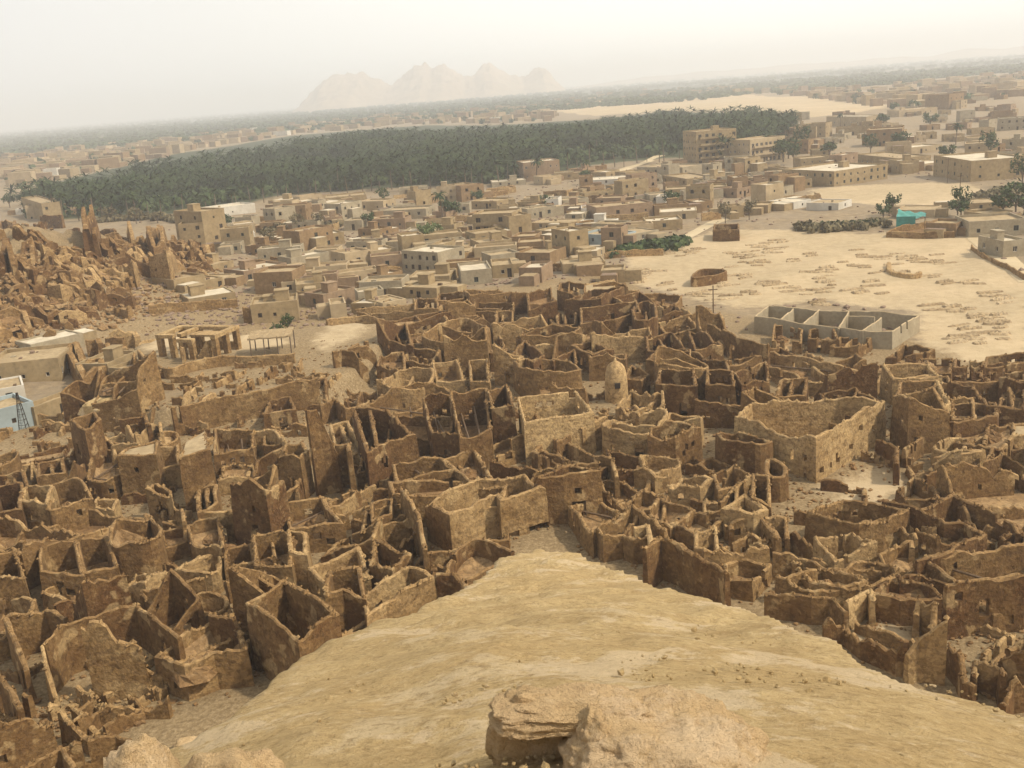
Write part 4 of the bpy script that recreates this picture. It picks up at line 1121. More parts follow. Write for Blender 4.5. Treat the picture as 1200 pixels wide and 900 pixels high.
# turquoise tarpaulin sagging on its poles
g0, g1 = ground(*tile_px('D', 600, 175)), ground(*tile_px('D', 735, 178))
L = math.dist(g0[:2], g1[:2]); yaw = math.atan2(g1[1] - g0[1], g1[0] - g0[0])
rt = root('tarpaulin', (g0[0], g0[1], T(g0[0], g0[1])), yaw)
V = [(L * i / 12, 7.5 * j / 8, 2.9 + .9 * j / 8 - .9 * (i / 12) * (j / 8) + .22 * math.sin(i * 1.3 + j) - .25 * math.sin(math.pi * i / 12)) for j in range(9) for i in range(13)]
V2 = [(x, y, z - .04) for x, y, z in V]
Fc = [(j * 13 + i, j * 13 + i + 1, j * 13 + i + 14, j * 13 + i + 13) for j in range(8) for i in range(12)]
Fc2 = [tuple(117 + k for k in reversed(f)) for f in Fc]
link('tarp_sheet', mesh('tarp_sheet', V + V2, Fc + Fc2, M['tarp'], smooth=True), rt)
V = [(L * i / 12, -.02 + .06 * math.sin(i), 2.9 * (1 - j / 4) + .15) for j in range(5) for i in range(9)]
link('tarp_flap', mesh('tarp_flap', V, [(j * 9 + i, j * 9 + i + 1, j * 9 + i + 10, j * 9 + i + 9) for j in range(4) for i in range(8)], M['tarp'], smooth=True), rt)
for x, y in ((.1, .1), (L - .1, .1), (.1, 7.3), (L - .1, 7.3)):
    b = MB(); b.tube((x, y, -.2), (x, y, 3.0), .06); link('tent_pole', b.build('tent_pole', M['wood']), rt)
tag(rt, 'turquoise tarpaulin stretched on poles at the far edge of the sand', 'tarpaulin')

# pillared pavilion on the terrace
gA, gB = ground(*tile_px('A', 765, 770)), ground(*tile_px('A', 1020, 775))
yaw = math.atan2(gB[1] - gA[1], gB[0] - gA[0]); W = math.dist(gA[:2], gB[:2]); D_ = W * .55; Hh = 3.4
pv_ = root('pavilion', (gA[0], gA[1], T((gA[0] + gB[0]) / 2, (gA[1] + gB[1]) / 2) - .1), yaw)
mm = [M['mud'], M['cap']]
def pbox(name, x0, y0, z0, x1, y1, z1, m='mud', t=.8):
    b = MB(); b.box(x0, y0, z0, x1, y1, z1, jit=.04); link(name, b.build(name, M[m]), pv_, tone=t)
for x, y in ((0, 0), (.22, 0), (.45, -.12), (.62, -.12), (1.0, 0), (0, .5), (1.0, .5), (0, 1), (.33, 1), (.66, 1), (1, 1), (.45, .45)):
    s = .42; pbox('pillar', x * W - s, y * D_ - s, -.3, x * W + s, y * D_ + s, Hh, t=.55)
pbox('beam', -.5, -.5, Hh, .27 * W, .5, Hh + .55); pbox('beam', -.52, .5, Hh + .01, .5, D_ + .5, Hh + .57)
pbox('beam', .38 * W, -.12 * D_ - .5, Hh - .5, .66 * W, -.12 * D_ + .45, Hh); pbox('beam', .5, D_ - .45, Hh + .02, W - .5, D_ + .5, Hh + .58)
pbox('beam', W - .5, -.5, Hh + .012, W + .5, D_ + .48, Hh + .6); pbox('beam', .28 * W, .1 * D_, Hh - .02, .36 * W, D_ - .5, Hh + .5)
pbox('platform', .4 * W, .35 * D_, Hh - .35, .92 * W, .8 * D_, Hh + .02, 'cap', .8)
pbox('back_wall', .05 * W, D_ - .2, -.3, .95 * W, D_ + .2, 1.4)
b = MB()
for k in range(9):
    b.box(.66 * W + k * .26, -.10 * D_, -.2, .66 * W + (k + 1) * .26, .12 * D_, .3 + k * .33)
link('stair', b.build('stair', M['mud']), pv_, tone=.75)
tag(pv_, 'open mud pavilion of square pillars and beams with a stair on the terrace', 'pavilion')

# straw shelter
gA, gB = ground(*tile_px('B', -30, 775)), ground(*tile_px('B', 175, 765)); W = math.dist(gA[:2], gB[:2]); yaw = math.atan2(gB[1] - gA[1], gB[0] - gA[0])
sh = root('straw_shelter', (gA[0], gA[1], T(*gA[:2])), yaw)
V, Fc = [], []
for j in range(7):
    for i in range(15): V.append((W * i / 14 + R.uniform(-.1, .1), 4.5 * j / 6 + R.uniform(-.12, .12), 2.9 + .05 * j + R.uniform(-.1, .1)))
V += [(x, y, z - .22) for x, y, z in V]
for j in range(6):
    for i in range(14):
        a = j * 15 + i; Fc.append((a, a + 1, a + 16, a + 15)); Fc.append((a + 105, a + 120, a + 121, a + 106))
for i in range(14): Fc.append((i, i + 105, i + 106, i + 1)); Fc.append((90 + i, 91 + i, 196 + i, 195 + i))
link('thatch_roof', mesh('thatch_roof', V, Fc, M['reed']), sh)
for x in (.04, .35, .66, .96):
    for y in (.25, 4.2):
        b = MB(); b.tube((x * W, y, -.3), (x * W + .08, y, 2.95), .11, .09); link('post', b.build('post', M['bark']), sh)
tag(sh, 'straw roofed shelter on palm posts at the edge of the terrace', 'shelter')

# pale cone turret among the ruins
g = ground(*tile_px('C', 492, 975))
tr = root('turret', (g[0], g[1], T(g[0], g[1])))
prof = [(1.55, -.5), (1.5, 1.5), (1.42, 2.8), (1.36, 3.6), (1.2, 4.3), (.9, 4.8), (.5, 5.1), (.18, 5.3), (.14, 5.6)]
V = [(r * math.cos(a) * R.uniform(.96, 1.04), r * math.sin(a) * R.uniform(.96, 1.04), z) for r, z in prof for a in [2 * math.pi * k / 20 for k in range(20)]]
V.append((0, 0, 5.66)); Fc = [(j * 20 + i, j * 20 + (i + 1) % 20, j * 20 + 20 + (i + 1) % 20, j * 20 + 20 + i) for j in range(len(prof) - 1) for i in range(20)]
Fc += [(160 + i, 160 + (i + 1) % 20, 180) for i in range(20)]
link('turret_body', mesh('turret_body', V, Fc, M['cap'], smooth=True), tr, tone=.95)
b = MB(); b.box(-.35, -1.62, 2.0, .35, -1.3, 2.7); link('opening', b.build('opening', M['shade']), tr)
tag(tr, 'pale rounded turret with a domed tip rising among brown ruins', 'turret')

# plank and power poles at the edge of the ruins and along the path
def pole(px, py, h, label):
    g = ground(px, py); o = root('utility_pole', (g[0], g[1], T(g[0], g[1])))
    b = MB(); b.tube((0, 0, -.4), (.06, 0, h), .13, .09, 8); link('post', b.build('post', M['wood']), o)
    b = MB(); b.box(-.8, -.06, h - .75, .8, .06, h - .6); link('crossarm', b.build('crossarm', M['wood']), o)
    tag(o, label, 'pole')
pole(836, 376, 6.0, 'thin wooden pole standing where the ruins meet the graveyard sand')
pole(1124, 240, 8.5, 'tall power pole beside the path behind the turquoise tarpaulin')
pole(1110, 215, 8.5, 'tall power pole in front of the long white-roofed store')

# ------------------------------------------------------------------ graves
def grave_mesh(L, W, h, seed):
    V, Fc = [], []
    n, m = 12, 6
    for i in range(n + 1):
        for j in range(m + 1):
            u, v = i / n * 2 - 1, j / m * 2 - 1
            e = max(0, 1 - max(abs(u) ** 3, abs(v) ** 2)); rim = math.exp(-((max(abs(u), abs(v)) - .82) / .12) ** 2)
            z = h * (.62 * e ** .6 + .18 * rim * (e > 0)) + noise.noise(Vector((i * .9, j * 1.3, seed))) * .5 * h * (e > 0) - (.12 if e <= 0 else 0)
            V.append((u * L / 2 * (1 + .35 * noise.noise(Vector((v * 1.4, seed * 3.3, 1)))), v * W / 2 * (1 + .5 * noise.noise(Vector((u * 1.7, seed * 2.7, 5)))), z))
    for i in range(n):
        for j in range(m):
            a = i * (m + 1) + j; Fc.append((a, a + m + 1, a + m + 2, a + 1))
    return mesh('grave', V, Fc, M['grv'])
M['grv'] = mud('grave_stone', (.22, .155, .085), (.32, .235, .135), (.44, .335, .205), 3.5, .1)
GM = [grave_mesh(3.4, 1.5, .55, 1), grave_mesh(2.6, 1.2, .5, 2), grave_mesh(4.6, 1.6, .5, 3), grave_mesh(3.0, 1.9, .6, 4), grave_mesh(5.6, 1.3, .45, 5)]
GP = 'D 415,272 205,300 460,305 535,315 350,330 400,345 455,355 605,290 635,315 590,340 640,375 500,380 790,295 830,335 800,330 780,400 850,430 965,430 260,395 255,420 300,438 185,375 240,365 300,365 260,470 490,440 535,475 430,470 250,505 60,450 110,465 40,430 180,480 250,530 1060,490 1110,500 1110,520 1080,575 1060,590 1020,605 1080,610 1090,635 900,625 880,560 940,550 790,553 880,685 890,705 970,690 990,710 960,640 1010,660 1100,690 40,270 80,260 70,235 25,285 120,325 720,330 700,310 600,380 C 740,290 790,300 830,280 880,270 1010,285 1060,295 1120,280 1160,300 590,380 640,375 700,370 610,395 590,425 720,435 750,460 840,290 1080,330 1030,350 1100,310 1150,345 1180,330 1100,400 1050,435 1140,480 1080,405 1180,430 1160,260 1120,250 1190,240 950,505 1020,500 880,490 930,480 1000,440'
tl = None; ng = 0
for tok in GP.split():
    if ',' not in tok: tl = tok; continue
    x, y = map(float, tok.split(',')); px, py = tile_px(tl, x, y); g = ground(px, py)
    k = R.randrange(5)
    o = link('grave', GM[k], None, (g[0], g[1], T(g[0], g[1])), R.gauss(.05, .22), tone=R.uniform(.3, .9)); s_ = R.uniform(.75, 1.35); s_ *= .8; o.scale = (s_, s_ * R.uniform(.85, 1.2), R.uniform(.6, 1.0))
    rec(o, 'grave', ['low stone-edged grave mound', 'small earthen grave mound', 'long low grave mound', 'broad stone grave mound', 'narrow row-like grave mound'][k], px, py, 'graves on the sand field'); ng += 1
    if R.random() < .6:
        x2, y2 = g[0] + R.uniform(-1, 1), g[1] + R.uniform(2.0, 3.6); k = R.randrange(5)
        o = link('grave', GM[k], None, (x2, y2, T(x2, y2)), R.gauss(.05, .2), tone=R.uniform(.3, .9)); p = proj((x2, y2, 0))
        rec(o, 'grave', ['low stone-edged grave mound', 'small earthen grave mound', 'long low grave mound', 'broad stone grave mound', 'narrow row-like grave mound'][k], *p, 'graves on the sand field')

# ------------------------------------------------------------------ rocks beside the camera
def rock(name, c, sx, sy, sz, seed, hollow=None, rz=0.0, sub=6, mat='rock'):
    import bmesh
    bm = bmesh.new(); bmesh.ops.create_icosphere(bm, subdivisions=sub, radius=1)
    for v in bm.verts:
        p = v.co.copy()
        q = Vector((math.copysign(abs(p.x) ** .8, p.x), math.copysign(abs(p.y) ** .8, p.y), math.copysign(abs(p.z) ** .7, p.z)))
        n = noise.fractal(p * 1.1 + Vector((seed, 0, 0)), .9, 2, 6) * .22 + noise.fractal(p * 4.5 + Vector((0, seed, 0)), .8, 2.1, 6) * .055
        lay = noise.noise(Vector((p.x * .6, p.y * .6, p.z * 6 + seed))) * .05
        q = q * (1 + n) + Vector((p.x, p.y, 0)) * lay
        q = Vector((q.x * sx, q.y * sy, q.z * sz))
        for h in (hollow or ()):
            e = Vector(((q.x - h[0]) / h[3], (q.y - h[1]) / h[4], (q.z - h[2]) / h[5])).length
            if e < 1: q.y += h[6] * (1 - e * e) ** .6
        v.co = q
    m = bpy.data.meshes.new(name); bm.to_mesh(m); bm.free(); m.materials.append(M[mat]); m.polygons.foreach_set('use_smooth', [True] * len(m.polygons))
    o = link(name, m, None, c, rz); return o
def on_mound(px, py, r):
    d = ray(px, py); az = math.atan2(d[0], d[1]); x, y = r * math.sin(az), r * math.cos(az)
    return x, y, float(mound_z(np.array([x]), np.array([y]))[0])
def rockpart(name, par, c, *a, **k):
    o = rock(name, c, *a, **k); o.parent = par; return o
x, y, z = on_mound(712, 885, 5.5)
ro = root('rock_outcrop', (x, y, z), -.1)
rockpart('crust', ro, (-.22, .22, .22), .50, .22, .10, 3.3, rz=.03)
rockpart('bank', ro, (.34, .04, -.04), .60, .50, .29, 6.1)
rockpart('pillar', ro, (-.07, .02, .0), .13, .17, .33, 4.4, sub=5)
rockpart('back_face', ro, (-.36, .30, .0), .40, .12, .33, 9.2, sub=5)
rockpart('foot', ro, (-.50, -.22, -.12), .26, .14, .16, 7.7, sub=5)
tag(ro, 'undercut pale sandstone outcrop with a shaded hollow on the mound', 'rock', None, 'thing')
d = ray(226, 922); s_ = 5.4 / np.linalg.norm(d); p = CAM + d * s_
bo = root('boulder', tuple(p), .1)
rockpart('rock_lobe', bo, (-.27, .05, -.40), .20, .24, .58, 8.1, sub=5); rockpart('rock_lobe', bo, (.14, .0, -.45), .33, .28, .52, 5.6, sub=5)
tag(bo, 'pinkish lumpy boulder with two lobes at the foot of the mound, beside the alley', 'rock', None, 'thing')
g = ground(128, 478)
o = rock('rock_outcrop', (g[0], g[1], T(g[0], g[1])), 3.6, 1.8, 1.5, 5.5, rz=.1, sub=5, mat='stone'); tag(o, 'pinkish rock knob on the slope under the long mud wall', 'rock')
g = ground(222, 878)
o = rock('boulder', (g[0], g[1], T(g[0], g[1]) + .3), 1.0, .5, .5, 2.2, rz=.3, sub=4); tag(o, 'dark boulder lying in the sandy alley beside the mound', 'rock')
peb = lumps('pebbles', MOUND_PEB, M['stone'], .5); tag(peb, 'small stones scattered on the sandy mound')
# ------------------------------------------------------------------ houses of the living town
def facade(mb, O, ux, nrm, L, H, ops, m=0, rec_=.22):
    """wall face from O along ux (unit), up to H, with recessed openings (x0, z0, w, h)"""
    xs = sorted({0.0, L} | {round(v, 3) for o in ops for v in (o[0], o[0] + o[2])}); zs = sorted({-1.0, H} | {round(v, 3) for o in ops for v in (o[1], o[1] + o[3])})
    P = lambda x, z, d=0.0: (O[0] + ux[0] * x - nrm[0] * d, O[1] + ux[1] * x - nrm[1] * d, z)
    for i in range(len(xs) - 1):
        for j in range(len(zs) - 1):
            cx, cz = (xs[i] + xs[i + 1]) / 2, (zs[j] + zs[j + 1]) / 2
            if any(o[0] < cx < o[0] + o[2] and o[1] < cz < o[1] + o[3] for o in ops): continue
            mb.quad(P(xs[i], zs[j]), P(xs[i + 1], zs[j]), P(xs[i + 1], zs[j + 1]), P(xs[i], zs[j + 1]), m)
    for x, z, w, h in ops:
        a, b, c, d = (x, z), (x + w, z), (x + w, z + h), (x, z + h)
        for p, q in ((a, b), (b, c), (c, d), (d, a)): mb.quad(P(*q), P(*p), P(*p, rec_), P(*q, rec_), m)

WINC = {}
def win_mesh(w, h, mt):
    k = (round(w, 2), round(h, 2), mt)
    if k not in WINC:
        b = MB(); t = .07
        b.box(0, -.02, 0, w, .04, h, 0)                                   # dark pane / opening
        for q in ((0, 0, t, h), (w - t, 0, w, h), (t, 0, w - t, t), (t, h - t, w - t, h)): b.box(q[0], -.09, q[1], q[2], -.025, q[3], 1)
        if w > .8: b.box(w / 2 - .03, -.08, t, w / 2 + .03, -.026, h - t, 1)
        WINC[k] = b.build('window', [M['shade'], M[mt]])
    return WINC[k]

def house(gA, gB, h, dep, wall='tan', roof='dust', floors=None, dens=1.0, detail=2, ragged=.25, hut=None, door=True, balc=False, frame='shut', annex=True):
    """front wall from ground point gA to gB; local x along it, y inwards"""
    W = math.dist(gA[:2], gB[:2]); yaw = math.atan2(gB[1] - gA[1], gB[0] - gA[0])
    zc = T((gA[0] + gB[0]) / 2, (gA[1] + gB[1]) / 2)
    o = root('village_house', (gA[0], gA[1], zc), yaw)
    floors = floors or max(1, int(h / 3.1)); par = .55 if h > 2.6 else .25; ht = h
    b = MB(); placed = []
    def faces(O, ux, n, L, front):
        ops = []
        if detail >= 1:
            fh = (h - par) / floors
            for f in range(floors):
                nw = int(L / 3.0 * dens + R.uniform(.2, .8)); 
                for i in range(nw):
                    if R.random() < .2: continue
                    w_, h_ = R.choice(((.9, 1.1), (.8, .9), (1.1, 1.2), (.6, .7))); x = L * (i + .5) / nw - w_ / 2 + R.uniform(-.15, .15); z = f * fh + fh * .38
                    if x < .3 or x + w_ > L - .3 or z + h_ > h - par - .1: continue
                    if balc and front: w_, h_, z = 1.5, min(1.9, fh - .5), f * fh + .15
                    ops.append((x, z, w_, h_))
            if front and door and L > 3.2:
                x = L * R.uniform(.3, .7)
                if not any(abs(q[0] + q[2] / 2 - x - .5) < 1.35 and q[1] < 2.3 for q in ops): ops.append((x, -.02, 1.0, min(2.05, h - .8)))
        facade(b, O, ux, n, L, ht, ops)
        for q in ops: placed.append((O, ux, n, q))
    faces((0, 0), (1, 0), (0, -1), W, True); faces((W, 0), (0, 1), (1, 0), dep, False); faces((0, dep), (0, -1), (-1, 0), dep, False)
    facade(b, (W, dep), (-1, 0), (0, 1), W, ht, [])
    # parapet top and inner face
    t = .28; e = lambda: R.uniform(-.07, .07) * ragged * 3
    oc = [(0, 0), (W, 0), (W, dep), (0, dep)]; ic = [(t, t), (W - t, t), (W - t, dep - t), (t, dep - t)]
    for i in range(4):
        j = (i + 1) % 4
        b.quad((*oc[i], ht), (*oc[j], ht), (*ic[j], ht), (*ic[i], ht)); b.quad((*ic[i], ht), (*ic[j], ht), (*ic[j], ht - par), (*ic[i], ht - par))
    link('wall', b.build('wall', M[wall]), o)
    rb = MB(); n1, n2 = 5, 4
    for i in range(n1):
        for j in range(n2):
            q = lambda i, j: (t + (W - 2 * t) * i / n1, t + (dep - 2 * t) * j / n2, ht - par + .01 + .05 * math.sin(i * 2.1 + j * 3 + W))
            rb.quad(q(i, j), q(i + 1, j), q(i + 1, j + 1), q(i, j + 1))
    rf_ = link('roof', rb.build('roof', M[roof]), o)
    if detail >= 2:
        for O, ux, n, q in placed:
            isd = q[1] < 0.05 and q[3] > 1.5
            p = link('door' if isd else 'window', win_mesh(q[2], q[3], 'wood' if isd else frame), o, (O[0] + ux[0] * q[0] - n[0] * .2, O[1] + ux[1] * q[0] - n[1] * .2, q[1]), math.atan2(ux[1], ux[0]))
        if balc:
            fh = (h - par) / floors
            for f in range(1, floors):
                bb = MB(); z = f * fh - .1
                bb.box(W * .08, -1.15, z, W * .92, -.005, z + .14); bb.box(W * .08, -1.15, z + .14, W * .92, -1.05, z + .95); bb.box(W * .08, -1.05, z + .14, W * .08 + .1, -.005, z + .95); bb.box(W * .92 - .1, -1.05, z + .14, W * .92, -.005, z + .95)
                link('balcony', bb.build('balcony', M[wall]), o)
    if detail >= 1:
        if hut if hut is not None else R.random() < .3:
            bb = MB(); x, y = R.uniform(.1, .6) * W, R.uniform(.3, .55) * dep; w_, d_, z = min(3, W * .3), min(2.6, dep * .35), ht - par
            bb.box(x, y, z - .1, x + w_, y + d_, z + 2.0); bb.box(x - .12, y - .12, z + 2.0, x + w_ + .12, y + d_ + .12, z + 2.16); link('stair_hut', bb.build('stair_hut', M[wall]), rf_)
        if R.random() < .55:
            for _ in range(R.randint(1, 4)):
                bb = MB(); x, y = R.uniform(.15, .8) * W, R.uniform(.15, .8) * dep; s_ = R.uniform(.2, .7)
                bb.box(x, y, ht - par - .05, x + s_ * R.uniform(.6, 2), y + s_, ht - par + s_ * R.uniform(.4, 1.1), jit=.08)
                link('roof_clutter', bb.build('roof_clutter', M[R.choice(['wood', 'rust', 'grey', 'reed'])]), rf_)
    if annex and detail >= 1 and R.random() < .75:
        for _ in range(R.choice((1, 1, 2, 3))):
            bb = MB(); w_, d_, z = R.uniform(2.5, min(6.5, W * .7)), R.uniform(2, 4.5), R.uniform(1.8, max(2.2, h * .85)); sd = R.choice((-1, 1, 0, 0))
            x = -w_ - .01 if sd < 0 else W + .01 if sd > 0 else R.uniform(0, W - w_); y = R.uniform(0, dep - d_ * .5) if sd else (dep + .01 if R.random() < .5 else -d_ - .01)
            bb.box(x, y, -.8, x + w_, y + d_, z, jit=.06); n_ = len(bb.v) - 8
            an = link('annex', bb.build('annex', M[R.choice([wall, wall, 'mud2', 'tan'])]), o)
            bb = MB(); bb.box(x + .2, y + .2, z + .02, x + w_ - .2, y + d_ - .2, z + .10, jit=.03); link('annex_roof', bb.build('annex_roof', M[R.choice(['dust', 'reed', 'dust', 'dustw', 'rust'])]), an)
    c, s_ = math.cos(yaw), math.sin(yaw)
    poly = [(gA[0] + x * c - y * s_, gA[1] + x * s_ + y * c) for x, y in oc]; occupy(poly, 1.0)
    mid = proj((sum(p[0] for p in poly) / 4, sum(p[1] for p in poly) / 4, zc + h * .7))
    return o, mid

TILES.update({'T1': (0, 0), 'T2': (400, 0), 'T3': (800, 0)})
def tpx(t, x, y):
    s = 3 if t[0] == 'T' else 4
    return TILES[t][0] + x / s, TILES[t][1] + y / s
WORDS = {'tan': 'tan mud-plastered', 'cream': 'cream plastered', 'grey': 'grey block', 'brick': 'reddish brick', 'blue': 'pale blue washed', 'white': 'whitewashed', 'mud2': 'brown mud'}
M['mud2'] = plain('mud_plaster', (.25, .165, .085), .3, 1.4, .06)
HOUSES = '''
T3 50,582 190,568 112 14 tan dust 5 1.0 b # tan five-storey apartment block at the end of the palm grove
T3 238,578 360,556 78 12 cream dust 3 1.1 b # cream three-storey house with wide balconies beside the apartment block
T3 415,602 525,598 42 10 tan dust 2 .8 . #
T3 532,655 720,628 52 22 tan dustw 2 .9 . # wide tan house with a bright white roof above the far sand patch
T3 1012,640 1210,622 66 26 tan dustw 2 .6 . # long brown store with a white roof and railings at the edge of the sand
T3 832,600 935,592 22 9 cream dustw 1 .8 . #
T3 990,556 1090,552 46 10 cream dust 2 .8 . #
T3 1110,462 1210,456 38 10 grey dustw 2 .8 . #
T3 428,485 502,482 46 10 tan dust 2 .6 . #
T3 505,445 645,450 34 12 cream dustw 1 .5 . #
T3 538,478 640,474 28 10 tan dust 1 .5 . #
T3 760,412 895,397 20 12 cream dustw 1 .3 . #
T3 645,515 770,512 54 14 mud2 dust 2 .5 . #
T3 800,545 912,528 22 12 cream dustw 1 .5 . #
T3 605,580 755,596 36 12 tan dust 1 .7 . #
T3 760,612 830,606 40 9 tan dustw 1 .6 . #
T3 300,612 412,636 26 3 tan dust 1 .2 . #
T3 412,652 535,640 22 3 cream dust 1 .2 . #
T3 258,440 335,430 16 10 tan dustw 1 .5 . #
T3 852,385 935,385 46 14 mud2 dust 2 .5 . #
T3 1000,520 1070,515 30 10 cream dust 1 .5 . #
T2 643,640 770,625 62 14 brick dustw 2 1.0 . # reddish two-storey house with a pale roof slab against the palm grove
T2 530,660 650,648 18 10 grey dustw 1 .4 . #
T2 858,656 1055,645 18 12 white dustw 1 .5 . #
T2 1040,615 1200,618 26 14 grey dust 1 .7 . #
T2 710,650 775,640 26 8 cream dust 1 .5 . #
T2 390,675 470,668 22 9 tan dust 1 .5 . #
T2 1130,640 1215,660 26 10 tan dust 1 .5 . #
A 838,252 968,258 145 9 tan dust 3 .5 h # tall tan three-storey house with a rooftop box at the rubble hill's edge
A 968,258 1032,210 118 8 tan dust 3 .9 b # narrow tan house with balconies attached beside the tall house
A 985,128 1200,98 44 14 white dustw 1 .2 . # long white warehouse with a shed roof in front of the palms
A -60,905 292,885 88 12 tan dust 2 .9 . # tan house with small dark windows beside the blue washed house
A 822,470 970,462 70 10 tan dust 2 .4 . #
A 968,460 1050,445 42 8 tan dust 1 .3 . #
A 1000,372 1100,366 40 8 tan dust 1 .6 . #
A 1048,440 1110,425 44 8 cream dust 1 .3 . #
A 1100,200 1200,190 44 9 cream dustw 1 .7 . #
A 1115,235 1200,232 36 8 white dustw 1 .6 . #
A 890,545 1110,520 34 10 tan dustw 1 .2 . #
A 1190,610 1330,600 62 10 tan dust 1 .7 . # tan house with a walled roof yard behind the pavilion
A 115,110 210,140 70 8 tan dust 2 .8 . #
A 210,120 275,95 62 8 cream dust 3 .9 b # cream house with stepped balconies behind the rubble hill ruins
A 265,110 365,102 28 10 tan dust 1 .3 . #
A 365,80 420,76 28 8 cream dust 1 .5 . #
A 420,95 525,85 20 10 tan dustw 1 .3 . #
A 75,105 140,102 22 8 white dustw 1 .5 . #
A 370,905 520,900 90 9 tan dust 2 .3 . #
A 522,905 630,890 80 8 tan dust 2 .4 . #
A 155,775 400,725 50 7 grey dustw 1 .2 . #
E -30,250 178,190 105 8 blue dust 1 .6 . # pale blue washed house with a mast at the side of the ruins
E -40,100 125,68 60 8 white dust 1 .6 . # whitewashed house just behind the pale blue washed house
E 175,195 388,112 78 3 tan dust 1 .0 . # plain tan yard wall block beside the pale blue washed house
B 172,380 350,350 70 8 grey dustw 2 .5 . # grey concrete house with a flat white roof and a roof tank
B 205,262 418,240 50 11 tan dustw 1 .6 . # long tan house with a white slab roof, by the dead garden
B 425,365 545,345 75 9 cream dust 1 .5 . #
B 545,350 662,335 72 9 cream dustw 2 .5 h #
B 690,370 860,385 100 10 grey dustw 2 1.2 . # grey house with two rows of many windows in the middle of the town
B 820,310 885,305 60 9 tan dust 1 .4 . #
B 490,500 690,495 80 8 grey dust 1 .1 . # windowless grey house with a rubbish-strewn roof
B 965,440 1110,428 68 12 grey dustw 2 .6 . # square grey house with a bright roof corner
B 1110,405 1210,400 60 10 tan dust 1 .4 . #
B 195,505 340,495 72 9 tan dust 1 1.0 . #
B -15,620 205,605 92 9 tan dust 1 .9 . # tan house with a raised pale roof behind the straw shelter
B 1020,200 1205,190 90 12 tan dust 2 1.3 b # tan house with a dark arcaded upper floor near the palm grove
B 1050,300 1205,280 62 10 tan dust 1 .8 . #
B 495,262 620,252 40 8 tan dust 1 .4 . #
B 530,165 680,150 34 10 brick dust 1 .3 . # low reddish house with a flat roof near the palm grove
B 355,600 430,590 70 7 cream dust 1 .3 . #
B 450,575 560,575 35 7 tan dustw 1 .3 . #
B 600,580 710,560 60 8 cream dust 1 .3 . #
B 715,445 910,435 36 10 tan dust 1 .4 . #
B 690,500 850,500 48 9 tan dust 1 .5 . #
B 125,480 195,475 55 8 cream dust 1 .6 . #
B 0,480 180,475 100 9 mud2 dust 1 .4 . #
B 60,65 160,60 18 12 tan dustw 1 .3 . #
B 160,72 340,75 18 10 cream dustw 1 .3 . #
B 330,60 520,40 30 16 tan dust 1 .3 . #
B 480,95 600,90 45 10 cream dust 1 .6 . #
B 600,130 800,125 40 12 grey dust 1 .5 . #
B 415,180 500,180 45 9 grey dust 1 .5 . #
B 330,160 410,155 40 9 brick dust 1 .4 . #
B 1000,80 1130,78 36 12 tan dust 1 .4 . #
B 900,320 1000,320 34 8 cream dust 1 .4 . #
C -10,200 95,190 85 12 tan dust 2 .5 . #
C 398,130 662,112 58 12 brick dust 1 .6 . # long reddish house with tan roof in the middle of the town
C 692,128 868,122 36 10 cream dustw 1 .5 . # low cream house with a bright cream roof, by the sand track
C 630,190 800,175 46 10 tan dustw 1 .4 . #
C 312,245 492,250 46 9 blue dust 1 1.0 . # long pale blue house with three windows in front of the reed hedge
C 490,255 690,225 46 10 grey dust 1 .9 . #
C 300,180 470,175 30 9 white dustw 1 .6 . #
C 110,225 310,240 46 10 tan dustw 1 .6 . #
C 90,180 270,178 30 9 cream dust 1 .4 . #
C 160,95 220,92 60 8 white dust 2 .7 . #
C 220,100 330,98 36 9 brick dust 1 .5 . #
C 250,140 330,138 36 8 grey dustw 1 .8 . #
C 325,110 395,108 34 8 white dust 1 .5 . #
C 675,70 720,68 46 8 white dust 1 .4 . #
C 720,30 1010,20 40 12 tan dust 1 .4 . #
C 1060,105 1200,100 40 10 tan dust 1 .4 . #
C 300,320 400,318 34 8 cream dustw 1 .2 . #
C 0,260 110,255 50 9 mud2 dust 1 .3 . #
C 20,345 180,340 55 10 mud2 dust 1 .4 . #
C 420,430 530,425 60 7 tan dust 1 .2 . #
C 180,320 245,310 40 8 tan dust 1 .2 . #
C 240,385 440,375 40 8 tan dust 1 .2 . #
D 940,215 1210,200 72 12 grey dust 1 .8 . # long grey house beside the path at the sand's edge
D 915,140 1010,150 44 9 tan dust 1 .4 . #
D 1100,310 1210,300 70 10 grey dustw 1 .6 . # unfinished grey house with a mud lean-to past the crooked low wall
D 740,210 880,210 58 8 mud2 dust 1 .2 . #
D 0,80 120,82 22 9 white dustw 1 .4 . #
D 600,125 780,120 26 10 cream dust 1 .5 . #
D 180,85 330,85 22 10 white dust 1 .5 . #
D 920,90 1080,85 26 10 tan dust 1 .5 . #
'''
